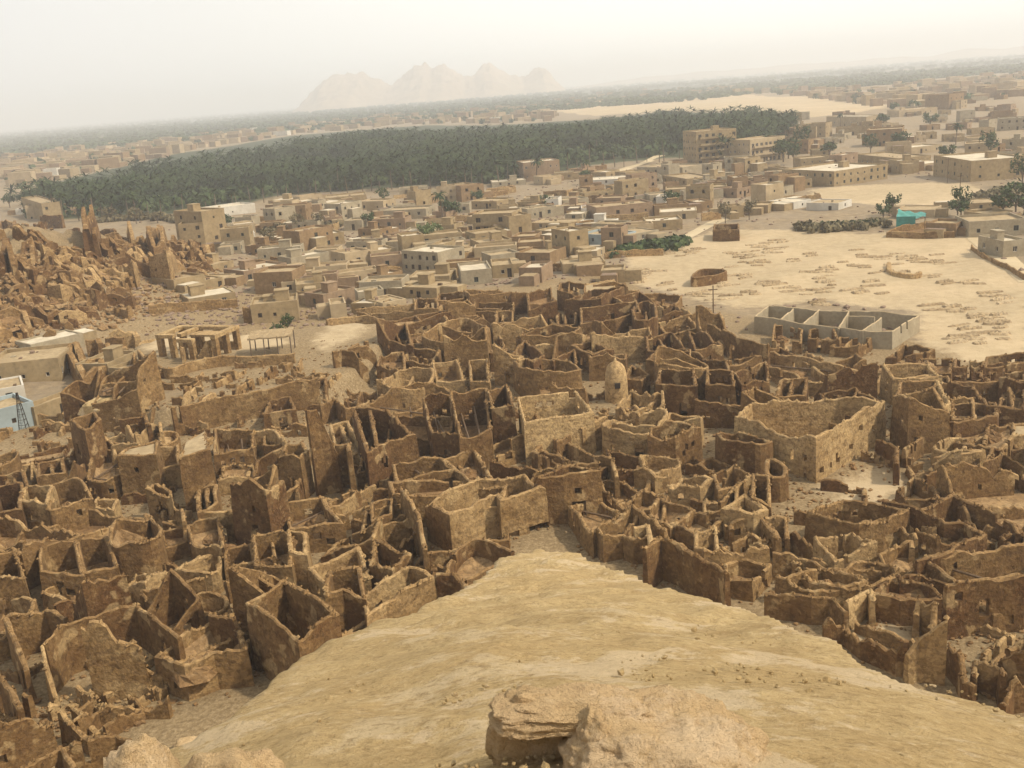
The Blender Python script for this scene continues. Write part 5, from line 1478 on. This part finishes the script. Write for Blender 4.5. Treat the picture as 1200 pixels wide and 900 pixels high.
for line in HOUSES.strip().splitlines():
    body, _, nm = line.partition('#'); k = body.split(); nm = nm.strip()
    t = k[0]; a = tuple(map(float, k[1].split(','))); b_ = tuple(map(float, k[2].split(',')))
    s = 3 if t[0] == 'T' else 4
    gA, gB = ground(*tpx(t, *a)), ground(*tpx(t, *b_)); hp = float(k[3]) / s
    dist = math.dist(gA, CAM); h = max(2.2, hp * dist / F / math.cos(math.atan2(CZ, dist)) - min(float(k[4]), 4) * .0)
    # part of the face height in the picture is the roof seen from above: 'face' was measured, keep it
    wall = k[5]; det = 2
    o, mid = house(gA, gB, h, float(k[4]) * (1.15 if t[0] == 'T' else .9), wall, k[6] if k[6] in M else 'dust', int(k[7]), float(k[8]), det, hut='h' in k[9] or None, balc='b' in k[9], frame=R.choice(['shut', 'wood', 'white']), annex=not nm)
    W = math.dist(gA[:2], gB[:2])
    if nm: tag(o, nm, 'house', 'houses of the living town')
    else: rec(o, 'house', ('two-storey ' if int(k[7]) > 1 else 'low ') + ('pale-roofed ' if k[6] == 'dustw' else '') + WORDS[wall] + ' house', *mid, 'houses of the living town')

# houses between them
ZT = [(PX('150,335 250,262 330,238 560,222 700,195 800,205 900,215 930,240 840,262 740,282 700,318 600,335 500,338 440,385 300,385 180,380'), 84, 1),
      (PX('930,190 900,150 930,140 1060,128 1200,110 1205,215 1140,208 960,208'), 62, 1),
      (PX('660,215 790,195 900,192 935,215 930,232 760,240 680,235'), 22, 1)]
for poly, want, det in ZT:
    c = tries = 0
    xs, ys = [p[0] for p in poly], [p[1] for p in poly]
    while c < want and tries < 6000:
        tries += 1; px, py = R.uniform(min(xs), max(xs)), R.uniform(min(ys), max(ys))
        if not inpoly(px, py, poly): continue
        g = ground(px, py); yaw = R.choice((0, 0, .35, -.3, .8)) + R.uniform(-.15, .15); W, Dp = R.uniform(5, 12), R.uniform(4.5, 9)
        gB = (g[0] + W * math.cos(yaw), g[1] + W * math.sin(yaw), 0)
        q = [(g[0], g[1]), gB[:2], (gB[0] - Dp * math.sin(yaw), gB[1] + Dp * math.cos(yaw)), (g[0] - Dp * math.sin(yaw), g[1] + Dp * math.cos(yaw))]
        i0 = int(g[0] - OCC_X0)
        if math.hypot(g[0], g[1]) < 520 and blocked(q) > .12: continue
        wall = R.choice(['tan', 'grey', 'cream', 'grey', 'mud2', 'mud2', 'brick', 'tan']); rf = R.choice(['dust', 'dust', 'dustw'])
        fl = R.choice((1, 1, 1, 2)); h = fl * R.uniform(2.9, 3.5)
        o, mid = house(g, gB, h, Dp, wall, rf, fl, R.uniform(.4, 1.0), det if math.hypot(g[0], g[1]) > 330 else 2); c += 1
        rec(o, 'house', ('two-storey ' if fl > 1 else 'low ') + ('pale-roofed ' if rf == 'dustw' else '') + WORDS[wall] + ' house', *mid, 'houses of the living town')

# small far houses: the larger ones one by one, the rest as one mass
def simple_house(mb, x, y, yaw, w, d, h, m):
    c, s = math.cos(yaw), math.sin(yaw); z = T(x, y); q = [(x + u * c - v * s, y + u * s + v * c) for u, v in ((0, 0), (w, 0), (w, d), (0, d))]
    for i in range(4):
        j = (i + 1) % 4; mb.quad((*q[i], z - 1), (*q[j], z - 1), (*q[j], z + h), (*q[i], z + h), m)
    mb.quad(*[(*p, z + h) for p in q], 5)
farm = [M['tan'], M['cream'], M['mud2'], M['tan'], M['brick'], M['dust']]
ZF = [(PX('0,185 120,172 350,148 480,132 565,130 565,146 480,146 340,158 200,180 70,210 0,220'), 20, 430),
      (PX('640,118 700,108 800,104 1000,104 1200,88 1200,112 1060,130 1000,122 900,110 740,116 650,130'), 12, 270),
      (PX('560,130 640,122 640,142 560,146'), 4, 50)]
mass = MB()
for poly, want, more in ZF:
    xs, ys = [p[0] for p in poly], [p[1] for p in poly]; got = 0; tries = 0
    while got < want + more and tries < 60000:
        tries += 1; px, py = R.uniform(min(xs), max(xs)), R.uniform(min(ys), max(ys))
        if not inpoly(px, py, poly): continue
        g = ground(px, py); yaw = R.choice((0, .3, -.3)) + R.uniform(-.2, .2)
        if got < want:
            W, Dp, fl = R.uniform(10, 22), R.uniform(8, 14), R.choice((1, 2, 2, 3)); wall = R.choice(['tan', 'cream', 'cream', 'grey', 'white', 'brick'])
            gB = (g[0] + W * math.cos(yaw), g[1] + W * math.sin(yaw), 0)
            o, mid = house(g, gB, fl * 3.2, Dp, wall, R.choice(['dust', 'dustw']), fl, .4, 0)
            rec(o, 'house', ('far tall ' if fl > 1 else 'far low ') + WORDS[wall] + ' house', *mid, 'houses beyond the palm grove')
        else: simple_house(mass, g[0], g[1], yaw, R.uniform(8, 19), R.uniform(7, 13), R.choice((3.2, 4, 5.8, 6.5, 9)), R.randrange(5))
        got += 1
tag(link('far_town', mass.build('far_town', farm)), 'pale far-off houses of the oasis town seen as one mass beyond the palms', kind='stuff')

# rubbish, low walls and brush lying about the town
sp = []
for _ in range(8000):
    px, py = R.uniform(150, 1200), R.uniform(190, 400)
    if not any(inpoly(px, py, z[0]) for z in ZT) and R.random() < .85: continue
    if any(inpoly(px, py, s) for s in SAND): continue
    g = ground(px, py); r = R.uniform(.2, .7); sp.append((g[0], g[1], g[2] + .1, r))
tag(lumps('litter', sp, M['rust']), 'rubble and rubbish lying between the houses of the town')
yard = 0
for _ in range(700):
    if yard >= 60: break
    px, py = R.uniform(180, 1200), R.uniform(195, 380)
    if not any(inpoly(px, py, z[0]) for z in ZT): continue
    g = ground(px, py)
    if blocked([(g[0] - 4, g[1] - 4), (g[0] + 4, g[1] - 4), (g[0] + 4, g[1] + 4), (g[0] - 4, g[1] + 4)]) > .3: continue
    L = R.uniform(6, 16); a = R.uniform(-.5, .5); h = R.uniform(1.4, 2.4)
    q = [(g[0], g[1], h), (g[0] + L * math.cos(a), g[1] + L * math.sin(a), h)]
    if R.random() < .7: q.append((q[1][0] - 6 * math.sin(a), q[1][1] + 6 * math.cos(a), h))
    o = make_ruin(q, False, R.choice('bt'), 'n', thick=.35, name='yard_wall', ragged=.5, cell=.8); p = proj((g[0] + L / 2, g[1], 1)); yard += 1
    rec(o, 'wall', 'low mud yard wall between houses', *p, 'yard walls of the living town')

# rooftop tank and mast seen on two of the houses
g = ground(*tpx('B', 180, 372)); tk = root('water_tank', (g[0] - .1, g[1] + 1.2, T(g[0], g[1]))); b = MB(); hh = 0
g = ground(*tpx('E', 105, 215)); ms = root('mast', (g[0], g[1] + .6, T(g[0], g[1])))
for k in range(4):
    b = MB(); x, y = ((-.5, -.5), (.5, -.5), (.5, .5), (-.5, .5))[k]; b.tube((x, y, -.3), (x * .15, y * .15, 5.2), .05); link('leg', b.build('leg', M['shade']), ms)
b = MB()
for k in range(6):
    z = .6 + k * .75; s_ = .5 * (1 - z / 6.2)
    for (x0, y0), (x1, y1) in (((-s_, -s_), (s_, -s_)), ((s_, -s_), (s_, s_)), ((s_, s_), (-s_, s_)), ((-s_, s_), (-s_, -s_))): b.tube((x0, y0, z), (x1, y1, z), .035, n=4)
link('bracing', b.build('bracing', M['shade']), ms); tag(ms, 'small dark lattice mast against the pale blue washed house', 'mast')
bpy.data.objects.remove(tk)
# ------------------------------------------------------------------ palms and trees
rng = np.random.default_rng(3)
def palm_arrays(nf=16, L=3.0, seed=0, seg=4):
    r = np.random.default_rng(seed); V, Fc = [], []
    for k in range(nf):
        a = 2 * math.pi * (k + r.uniform(-.3, .3)) / nf; el = r.uniform(-.35, 1.15); l = L * r.uniform(.8, 1.15); wd = .38
        pr, pz = 0.0, 0.0; e = el; pts = [(0, 0)]
        for s in range(seg): pr += l / seg * math.cos(e); pz += l / seg * math.sin(e); e -= .42; pts.append((pr, pz))
        n0 = len(V)
        for s, (rr_, z) in enumerate(pts):
            w = wd * (.35, 1.0, 1.0, .75, .1)[min(s, 4)] if seg == 4 else wd * (.5, 1.0, .2)[s]
            ca, sa = math.cos(a), math.sin(a)
            V += [(rr_ * ca - w * sa, rr_ * sa + w * ca, z - .12 * w), (rr_ * ca, rr_ * sa, z + .1), (rr_ * ca + w * sa, rr_ * sa - w * ca, z - .12 * w)]
        for s in range(seg):
            b = n0 + s * 3; Fc += [(b, b + 1, b + 4, b + 3), (b + 1, b + 2, b + 5, b + 4)]
    return np.array(V), np.array(Fc)
def trunk_mb(h, r0=.24, r1=.17, lean=.35):
    b = MB(); p = (0, 0, -.4)
    for k in range(5):
        z = -.4 + (h + .4) * (k + 1) / 5; q = (lean * ((k + 1) / 5) ** 2, 0, z); b.tube(p, q, r0 + (r1 - r0) * k / 5 + (.03 if k % 2 else 0), r0 + (r1 - r0) * (k + 1) / 5, 7); p = q
    return b
PALMS = []
for i in range(4):
    h = (6.5, 8, 9.5, 7.2)[i]; V, Fc = palm_arrays(24, 3.3, i + 1)
    PALMS.append((trunk_mb(h, lean=.3 + .2 * i).build('trunk', M['bark']), mesh('crown', V + np.array([.3 + .2 * i, 0, h]), Fc, M['palm'])))
def palm(x, y, sc):
    tm, cm = PALMS[R.randrange(4)]; o = root('date_palm', (x, y, T(x, y)), R.uniform(0, 6.3)); o.scale = (sc, sc, sc)
    link('trunk', tm, o); link('crown', cm, o); return o

def bulk(name, spots, Vs, Fs, mats, label):
    """many crowns as one mass: spots (x, y, z, scale)"""
    S = np.array(spots); n = len(S); which = rng.integers(0, len(Vs), n); VV, FF = [], []; off = 0
    for k in range(len(Vs)):
        q = S[which == k]
        if not len(q): continue
        a = rng.uniform(0, 6.28, len(q)); c, s = np.cos(a), np.sin(a); V = Vs[k]
        x = V[None, :, 0] * c[:, None] - V[None, :, 1] * s[:, None]; y = V[None, :, 0] * s[:, None] + V[None, :, 1] * c[:, None]; z = np.broadcast_to(V[None, :, 2], x.shape)
        P = np.stack([x, y, z], 2) * q[:, 3][:, None, None] + q[:, None, :3]
        VV.append(P.reshape(-1, 3)); FF.append((Fs[k][None] + (np.arange(len(q)) * len(V))[:, None, None] + off).reshape(-1, 4)); off += len(q) * len(V)
    o = link(name, mesh(name, np.concatenate(VV), np.concatenate(FF), mats)); tag(o, label, kind='stuff'); return o
# light palms with trunk for the mass
Vs, Fs = [], []
for k in range(5):
    V, Fc = palm_arrays(13, 3.4, 20 + k, 2); h = 5.5 + k * 1.1
    t = np.array([(-.2, 0, 0), (.2, 0, 0), (.2, 0, h), (-.2, 0, h), (0, -.2, 0), (0, .2, 0), (0, .2, h), (0, -.2, h)])
    Vs.append(V + np.array([0, 0, h])); Fs.append(Fc)
GP_ = PX('25,256 70,232 190,207 340,184 480,168 600,163 700,157 770,146 900,144 928,158 910,182 860,188 800,184 700,192 640,202 600,214 500,216 430,222 330,228 250,248 130,254 60,260')
gw = [flat(*p)[:2] for p in GP_]
xs, ys = [p[0] for p in gw], [p[1] for p in gw]; spots = []
while len(spots) < 8200:
    x, y = R.uniform(min(xs), max(xs)), R.uniform(min(ys), max(ys))
    e_ = 26 * noise.noise(Vector((x * .02, y * .02, 1.5))) + 12 * noise.noise(Vector((x * .07, y * .07, 4)))
    if not inpoly(x + e_, y + e_ * 1.5, gw): continue
    n = noise.noise(Vector((x * .012, y * .012, 6)))
    if n < -.24 or R.random() < .5 * noise.noise(Vector((x * .04, y * .04, 3))): continue
    spots.append((x, y, T(x, y), R.uniform(.6, 1.35)))
bulk('palm_grove', spots, Vs, Fs, [M['palm']], 'dense dark date palm grove lying between the old town and the far houses')
# lower growth under and beside the palms
bush = []
for k in range(3):
    r = np.random.default_rng(50 + k); V, Fc = [], []
    for c in range(26):
        d = r.normal(size=3); d /= np.linalg.norm(d); p = d * np.array([1, 1, .7]) * r.uniform(.5, 1) + np.array([0, 0, .75]); u = r.normal(size=3); u /= np.linalg.norm(u); w = np.cross(u, d); w /= max(np.linalg.norm(w), 1e-3); s = .42
        n0 = len(V); V += [p - u * s, p + w * s * .8, p + u * s, p - w * s * .8]; Fc.append((n0, n0 + 1, n0 + 2, n0 + 3))
    bush.append((np.array(V), np.array(Fc)))
sp = []
for _ in range(5200):
    x, y = R.uniform(min(xs), max(xs)), R.uniform(min(ys), max(ys))
    if inpoly(x, y, gw): sp.append((x, y, T(x, y), R.uniform(1.6, 3.6)))
bulk('grove_undergrowth', sp, [b[0] for b in bush], [b[1] for b in bush], [M['leaf']], 'low dark growth under the date palms')
# belts of palms running to the horizon
sp = []
while len(sp) < 11000:
    u = R.random(); dep = 3.5 + 25 * u ** 1.1; r = CZ / (dep / F); a = R.uniform(-.60, .60)
    x, y = r * math.sin(a), r * math.cos(a)
    n = noise.noise(Vector((x * .0011, y * .0011, 2))) + .5 * noise.noise(Vector((x * .004, y * .004, 9)))
    if n < -.12 and a > .05: continue
    if n < -.55: continue
    sp.append((x, y, -1, R.uniform(4, 7) * (1 + max(0, r - 2000) / 2500)))
sp = [(x, y, z, s) for x, y, z, s in sp]
fb = [(b[0] * np.array([1.2, 1.2, .8 / 1]), b[1]) for b in bush]
bulk('palm_belt', [(x, y, z, min(s, 9.0)) for x, y, z, s in sp], [b[0] for b in fb], [b[1] for b in fb], [M['leaf']], 'far belts of palm groves fading into the haze')
sp = []
for _ in range(2600):
    px, py = R.uniform(0, 1200), R.uniform(85, 215)
    if not any(inpoly(px, py, z[0]) for z in ZF) or R.random() < .3: continue
    g = ground(px, py); sp.append((g[0], g[1], g[2] - .5, R.uniform(2.5, 6)))
bulk('far_trees', sp[:900], [b[0] for b in bush], [b[1] for b in bush], [M['leaf']], 'dark trees scattered through the far-off town')

# palms one can tell apart along the near edge of the grove and in town
edge = PX('60,260 130,256 250,250 330,230 430,224 500,219 600,215 700,196 800,187 860,190 912,184 928,160')
cnt = 0
for i in range(len(edge) - 1):
    (x0, y0), (x1, y1) = edge[i], edge[i + 1]; k = int(math.hypot(x1 - x0, y1 - y0) / 14) + 1
    for j in range(k):
        t = (j + R.uniform(.1, .9)) / k; px, py = x0 + (x1 - x0) * t, y0 + (y1 - y0) * t + R.uniform(-3, 3); g = ground(px, py)
        o = palm(g[0], g[1], R.uniform(.8, 1.2)); p = proj((g[0], g[1], 6)); cnt += 1
        rec(o, 'palm tree', 'date palm edging the grove', *p, 'date palms along the near edge of the grove')
for px, py in PX('215,205 45,208 20,213 1120,170 985,150 520,262 700,178 690,212'):
    g = ground(px, py); o = palm(g[0], g[1], R.uniform(.8, 1.1)); p = proj((g[0], g[1], 6)); rec(o, 'palm tree', 'date palm among houses', *p, 'date palms in the town')

def tree_meshes(seed, h, rad, clumps=16, per=26, leaf=.34):
    r = random.Random(seed); b = MB(); b.tube((0, 0, -.4), (.1, 0, h * .45), .2, .13, 7)
    for k in range(6):
        a = r.uniform(0, 6.3); b.tube((.1, 0, h * r.uniform(.3, .45)), (rad * .6 * math.cos(a), rad * .6 * math.sin(a), h * r.uniform(.6, .85)), .09, .04, 5)
    V, Fc = [], []
    for c in range(clumps):
        a, e = r.uniform(0, 6.3), r.uniform(-.5, 1); q = rad * r.uniform(.35, .95)
        cx, cy, cz = q * math.cos(a), q * math.sin(a), h * .66 + e * h * .3; cr = rad * r.uniform(.28, .5)
        for _ in range(per):
            d = Vector((r.gauss(0, 1), r.gauss(0, 1), r.gauss(0, 1))).normalized(); p = Vector((cx, cy, cz)) + d * cr * r.uniform(.4, 1.1)
            u = d.orthogonal().normalized(); u.rotate(Matrix.Rotation(r.uniform(0, 6), 3, d)); w = d.cross(u); u = u + d * r.uniform(-.6, .6); s = leaf * r.uniform(.6, 1.2)
            n0 = len(V); V += [tuple(p - u * s), tuple(p + w * s * .7), tuple(p + u * s), tuple(p - w * s * .7)]; Fc.append((n0, n0 + 1, n0 + 2, n0 + 3))
    return b, V, Fc
TREES = []
for k in range(4):
    b, V, Fc = tree_meshes(k + 5, (4.5, 5.5, 3.6, 6.5)[k], (2.2, 2.6, 2.2, 2.4)[k]); TREES.append((b.build('trunk', M['bark']), {m: mesh('crown', V, Fc, M[m]) for m in ('leaf', 'leaf2', 'dry')}))
def tree(px, py, kind='leaf', sc=1.0, what=None, grp='trees between the houses'):
    g = ground(px, py); tm, cm = TREES[R.randrange(4)]; o = root('tree', (g[0], g[1], T(g[0], g[1])), R.uniform(0, 6)); o.scale = (sc, sc, sc * R.uniform(.85, 1.1))
    link('trunk', tm, o); link('crown', cm[kind], o); p = proj((g[0], g[1], 3 * sc))
    rec(o, 'tree', what or {'leaf': 'dark bushy tree', 'leaf2': 'light green leafy tree', 'dry': 'dusty brown brushy tree'}[kind], *p, grp)
for s in '500,284,leaf2,.9 512,283,leaf2,.8 524,252,leaf,1.2 530,258,leaf,1.3 668,298,leaf,1.0 636,242,leaf,1.0 642,248,leaf,1.0 788,246,leaf,1.0 432,268,leaf,.9 870,189,leaf,1.5 924,186,leaf,2.0 918,190,leaf,1.7 930,192,leaf,1.3 972,184,leaf,1.6 1034,150,leaf,2 1090,148,leaf,2.2 1055,176,leaf,1.7 1020,182,leaf,1.5 850,262,dry,.8 878,258,dry,.8 1122,256,leaf,1.1 1126,253,leaf,1.0 1175,255,leaf,1.3 1190,257,leaf,1.4 1200,252,leaf,1.4 1198,218,leaf,1.4 262,272,leaf,1.0 268,268,leaf,.9 350,270,dry,.9 330,272,dry,.9 316,290,dry,.8 375,268,dry,.8 1035,255,leaf,.9 1045,252,leaf,.9 338,392,leaf,.5 328,400,leaf,.5 686,216,leaf,1.2 560,240,leaf,1.0 450,240,leaf,1.0 940,176,leaf,1.6 1160,186,leaf,1.5 1110,190,leaf,1.4 985,196,leaf,1.2 240,280,dry,.8 160,262,dry,1 130,260,dry,1 185,262,dry,1.1 100,258,leaf,1.1 60,252,leaf,1.2 12,244,leaf,1.5 28,240,leaf,1.4'.split():
    a, b_, k, sc = s.split(','); tree(float(a), float(b_), k, float(sc))
# hedge of reeds before the pale blue house, and the dark thicket at the sand's edge
def thicket(name, pts, n, mt, label, size):
    sp = []
    for _ in range(n):
        i = R.randrange(len(pts) - 1); t = R.random(); px = pts[i][0] + (pts[i + 1][0] - pts[i][0]) * t; py = pts[i][1] + (pts[i + 1][1] - pts[i][1]) * t
        g = ground(px, py); sp.append((g[0] + R.gauss(0, 1.0), g[1] + R.gauss(0, 1.6), T(g[0], g[1]) - .2, R.uniform(.7, 1.2) * size))
    o = bulk(name, sp, [b[0] for b in bush], [b[1] for b in bush], [M[mt]], label); o['kind'] = 'thing'; o['category'] = 'hedge'; return o
thicket('reed_hedge', PX('724,300 748,295 775,290 800,286'), 130, 'leaf', 'dark green reed hedge in front of the long pale blue house', 1.5)
thicket('thicket', PX('935,268 965,272 1000,268 1030,264'), 120, 'dry', 'dusty brown thicket along the far edge of the graveyard sand', 1.3)
thicket('thicket', PX('960,268 985,268 1012,265'), 60, 'leaf', 'dark green bush growing out of the dusty thicket', 1.2)
thicket('thicket', PX('1150,232 1180,226 1205,222'), 70, 'dry', 'dry brush running beside the far sand patch', 1.5)
thicket('thicket', PX('110,262 150,258 190,258 230,262'), 120, 'dry', 'grey-brown brush between the palm grove and the hill ruins', 1.7)
thicket('thicket', PX('310,275 340,268 375,268 400,264'), 90, 'dry', 'dead garden of grey-brown brush among the houses', 1.4)

# ------------------------------------------------------------------ tracks, hills
def strip(name, pts, w, mt, dz=.06):
    P = [ground(*p)[:2] for p in pts]; Q = []
    for i in range(len(P) - 1):
        for k in range(12): t = k / 12; Q.append(np.array(P[i]) * (1 - t) + np.array(P[i + 1]) * t)
    Q.append(np.array(P[-1])); Q = np.array(Q); NN = normals(Q, False); V, Fc = [], []
    for i in range(len(Q)):
        for s in (-1, -.33, .33, 1):
            p = Q[i] + NN[i] * w / 2 * s * (1 + .12 * noise.noise(Vector((i * .5, s, 2)))); V.append((p[0], p[1], T(*p) + dz + .03 * (1 - abs(s))))
    for i in range(len(Q) - 1):
        for s in range(3): a = i * 4 + s; Fc.append((a, a + 1, a + 5, a + 4))
    tag(link(name, mesh(name, V, Fc, M[mt])), kind='structure')
M['track'] = plain('sand_track', (.50, .40, .25), .12, .4, .03)
strip('road', PX('640,212 690,206 730,199 758,190 774,182'), 5.5, 'track')
strip('path', PX('1120,262 1135,272 1160,290 1180,305 1210,330'), 4.5, 'track')
strip('path', PX('860,252 835,262 800,280 770,292'), 4.0, 'track', .08)

def hill_mesh():
    """table hills and cones at the rim of the oasis, one sheet"""
    Dh = 6000.0
    prof = PX('356,116 362,108 374,98 385,89 398,84 412,85 426,84 440,93 455,98 470,90 485,77 497,73 505,77 520,75 532,79 545,91 557,85 566,75 574,72 584,79 598,87 612,90 622,83 632,77 641,82 650,92 658,100')
    sx, sz = [], []
    for px, py in prof:
        d = ray(px, py); q = Dh / d[1]; sx.append(d[0] * q); sz.append(CZ + d[2] * q)
    X = np.linspace(sx[0], sx[-1], 240); Y = np.linspace(Dh - 900, Dh + 900, 70)
    V = []
    for y in Y:
        for x in X:
            h = np.interp(x, sx, sz); t = abs(y - Dh - 60 * math.sin(x * .011)) / (260 + h * 1.8)
            z = h * max(0, 1 - .62 * t) ** 1.3 - 6
            if z > -4: z += noise.fractal(Vector((x * .014, y * .014, 2)), .9, 2, 5) * min(26, z * .3 + 1)
            V.append((x, y, z))
    n = len(X); Fc = [(j * n + i, j * n + i + 1, j * n + n + i + 1, j * n + n + i) for j in range(len(Y) - 1) for i in range(n - 1)]
    tag(link('hills', mesh('hills', V, Fc, M['ridge'], smooth=True)), kind='structure')
M['ridge'] = plain('far_sandstone', (.40, .30, .20), .3, .012, 1.0)
hill_mesh()
def ridge_mesh():
    V, Fc = [], []; n = 220; Dh = 7600.0
    for i in range(n + 1):
        a = math.radians(4 + 32 * i / n); h = 46 + 26 * noise.fractal(Vector((i * .045, 2, 1)), 1, 2, 4) + 30 * max(0, (a - .25))
        h *= min(1, i / 30)
        for q, zz in ((0, -4), (350, h * .55), (600, h), (1500, h * .98), (2300, -4)): r = Dh + q; V.append((r * math.sin(a), r * math.cos(a), zz))
    for i in range(n):
        for k in range(4): b = i * 5 + k; Fc.append((b, b + 5, b + 6, b + 1))
    tag(link('plateau', mesh('plateau', V, Fc, M['ridge'], smooth=True)), kind='structure')
ridge_mesh()

# ------------------------------------------------------------------ labels
LM = [(385, 520, 'the broken gable wall', 'L gable'), (570, 610, 'the bright-faced house with black holes', 'bright house'), (650, 455, 'the pinhole-windowed house', ''), (950, 515, 'the pale house over the sand court', ''),
      (722, 445, 'the pale domed turret', ''), (1010, 380, 'the grey block compound', ''), (222, 400, 'the pillared pavilion', ''), (322, 398, 'the straw shelter', ''), (25, 485, 'the pale blue house', ''),
      (325, 755, 'the doored house at the mound', ''), (130, 750, 'the cracked slab wall', ''), (1085, 760, 'the triangular wall', ''), (165, 545, 'the flat-roofed mud block', ''), (232, 560, 'the tall square block', ''),
      (1125, 485, 'the house with a black doorway', ''), (1080, 630, 'the long curving wall', ''), (660, 490, 'the two-room house', ''), (960, 432, 'the sandy-floored yard', ''), (525, 565, 'the dark broad doorway', ''),
      (838, 175, 'the five-storey block', ''), (635, 200, 'the reddish house by the palms', ''), (233, 265, 'the tall tan house', ''), (830, 325, 'the round mud enclosure', ''), (850, 272, 'the square mud enclosure', ''),
      (1065, 262, 'the turquoise tarpaulin', ''), (1170, 195, 'the long white-roofed store', ''), (285, 245, 'the white warehouse', ''), (580, 262, 'the arcaded house', ''), (360, 305, 'the concrete house with a tank', ''), (1010, 200, 'the wide white-roofed house', ''),
      (760, 288, 'the reed hedge', ''), (490, 330, 'the windowless grey house', ''), (500, 310, 'the many-windowed grey house', ''), (500, 85, 'the far table hills', ''), (300, 490, 'the long straight mud wall', ''), (630, 645, 'the crest of the mound', '')]
SPECIAL = {'slab': 'cracked slab of tan mud wall standing alone with a crumbling top', 'door': 'tall roofless brown house with a dark doorway at the mound', 'flat roofed block': 'square mud block still carrying its dusty flat roof', 'tall block': 'tall square mud block with a pitted pale roof',
           'gable': 'tall dark gable-shaped wall falling away in a long slope', 'dark doorway': 'roofless mud house with one broad dark doorway in its front', 'bright house': 'broad house with a bright pitted front and black holes above the mound crest', 'pinhole house': 'square tan house with even rim and small pinhole windows',
           'two room house': 'roofless two-room house just below the pinhole-windowed house', 'court house': 'large pale two-storey house with rows of windows over a sand court', 'black doorway': 'narrow mud house front with one black doorway', 'long curving wall': 'long wavy mud wall folding back in a hairpin',
           'triangular wall': 'rough tan wall with a triangular top beside the mound', 'sandy yard': 'long low walled yard with a pale sandy floor'}
ORD = ['closest', 'second', 'third', 'fourth', 'fifth', 'sixth', 'seventh', 'eighth', 'ninth', 'tenth', 'eleventh', 'twelfth', 'thirteenth', 'fourteenth', 'fifteenth', 'sixteenth', 'seventeenth', 'eighteenth', 'nineteenth', 'twentieth']
def fill_labels():
    buckets = {}
    for o, cat, ph, px, py, grp in RECS:
        o['kind'] = 'thing'
        if ph.startswith('NAMED '): tag(o, SPECIAL[ph[6:]], cat, grp); continue
        best = None
        for x, y, nm, _ in LM:
            d = math.hypot(px - x, (py - y) * 1.3)
            if best is None or d < best[0]: best = (d, x, y, nm)
        d, x, y, nm = best; dx, dy = px - x, (py - y) * 1.3
        di = 'behind' if dy < -abs(dx) * .8 else 'in front of' if dy > abs(dx) * .8 else 'left of' if dx < 0 else 'right of'
        buckets.setdefault((ph, di, nm), []).append((d, o, cat, grp))
    for (ph, di, nm), L in buckets.items():
        L.sort(key=lambda q: q[0])
        for i, (d, o, cat, grp) in enumerate(L):
            if len(L) == 1: lab = f'{ph}, {di} {nm}'
            elif i < len(ORD): lab = f'{ph}, {ORD[i]} {di} {nm}'
            else: lab = f'{ph}, farther {di} {nm}'
            w = lab.split()
            tag(o, lab, cat, grp)
fill_labels()
for hx in [o for o in bpy.data.objects if o.name.startswith('ruined_house') and o.parent is None and 'label' not in o]: print('nolabel', hx.name)
print('counts', N_TRACED, len(RECS), {c: sum(1 for r in RECS if r[1] == c) for c in {r[1] for r in RECS}}, 'graves', ng)
print('heights', sorted(STAT, key=lambda s: s[2])[:8], sorted(STAT, key=lambda s: -s[2])[:14])
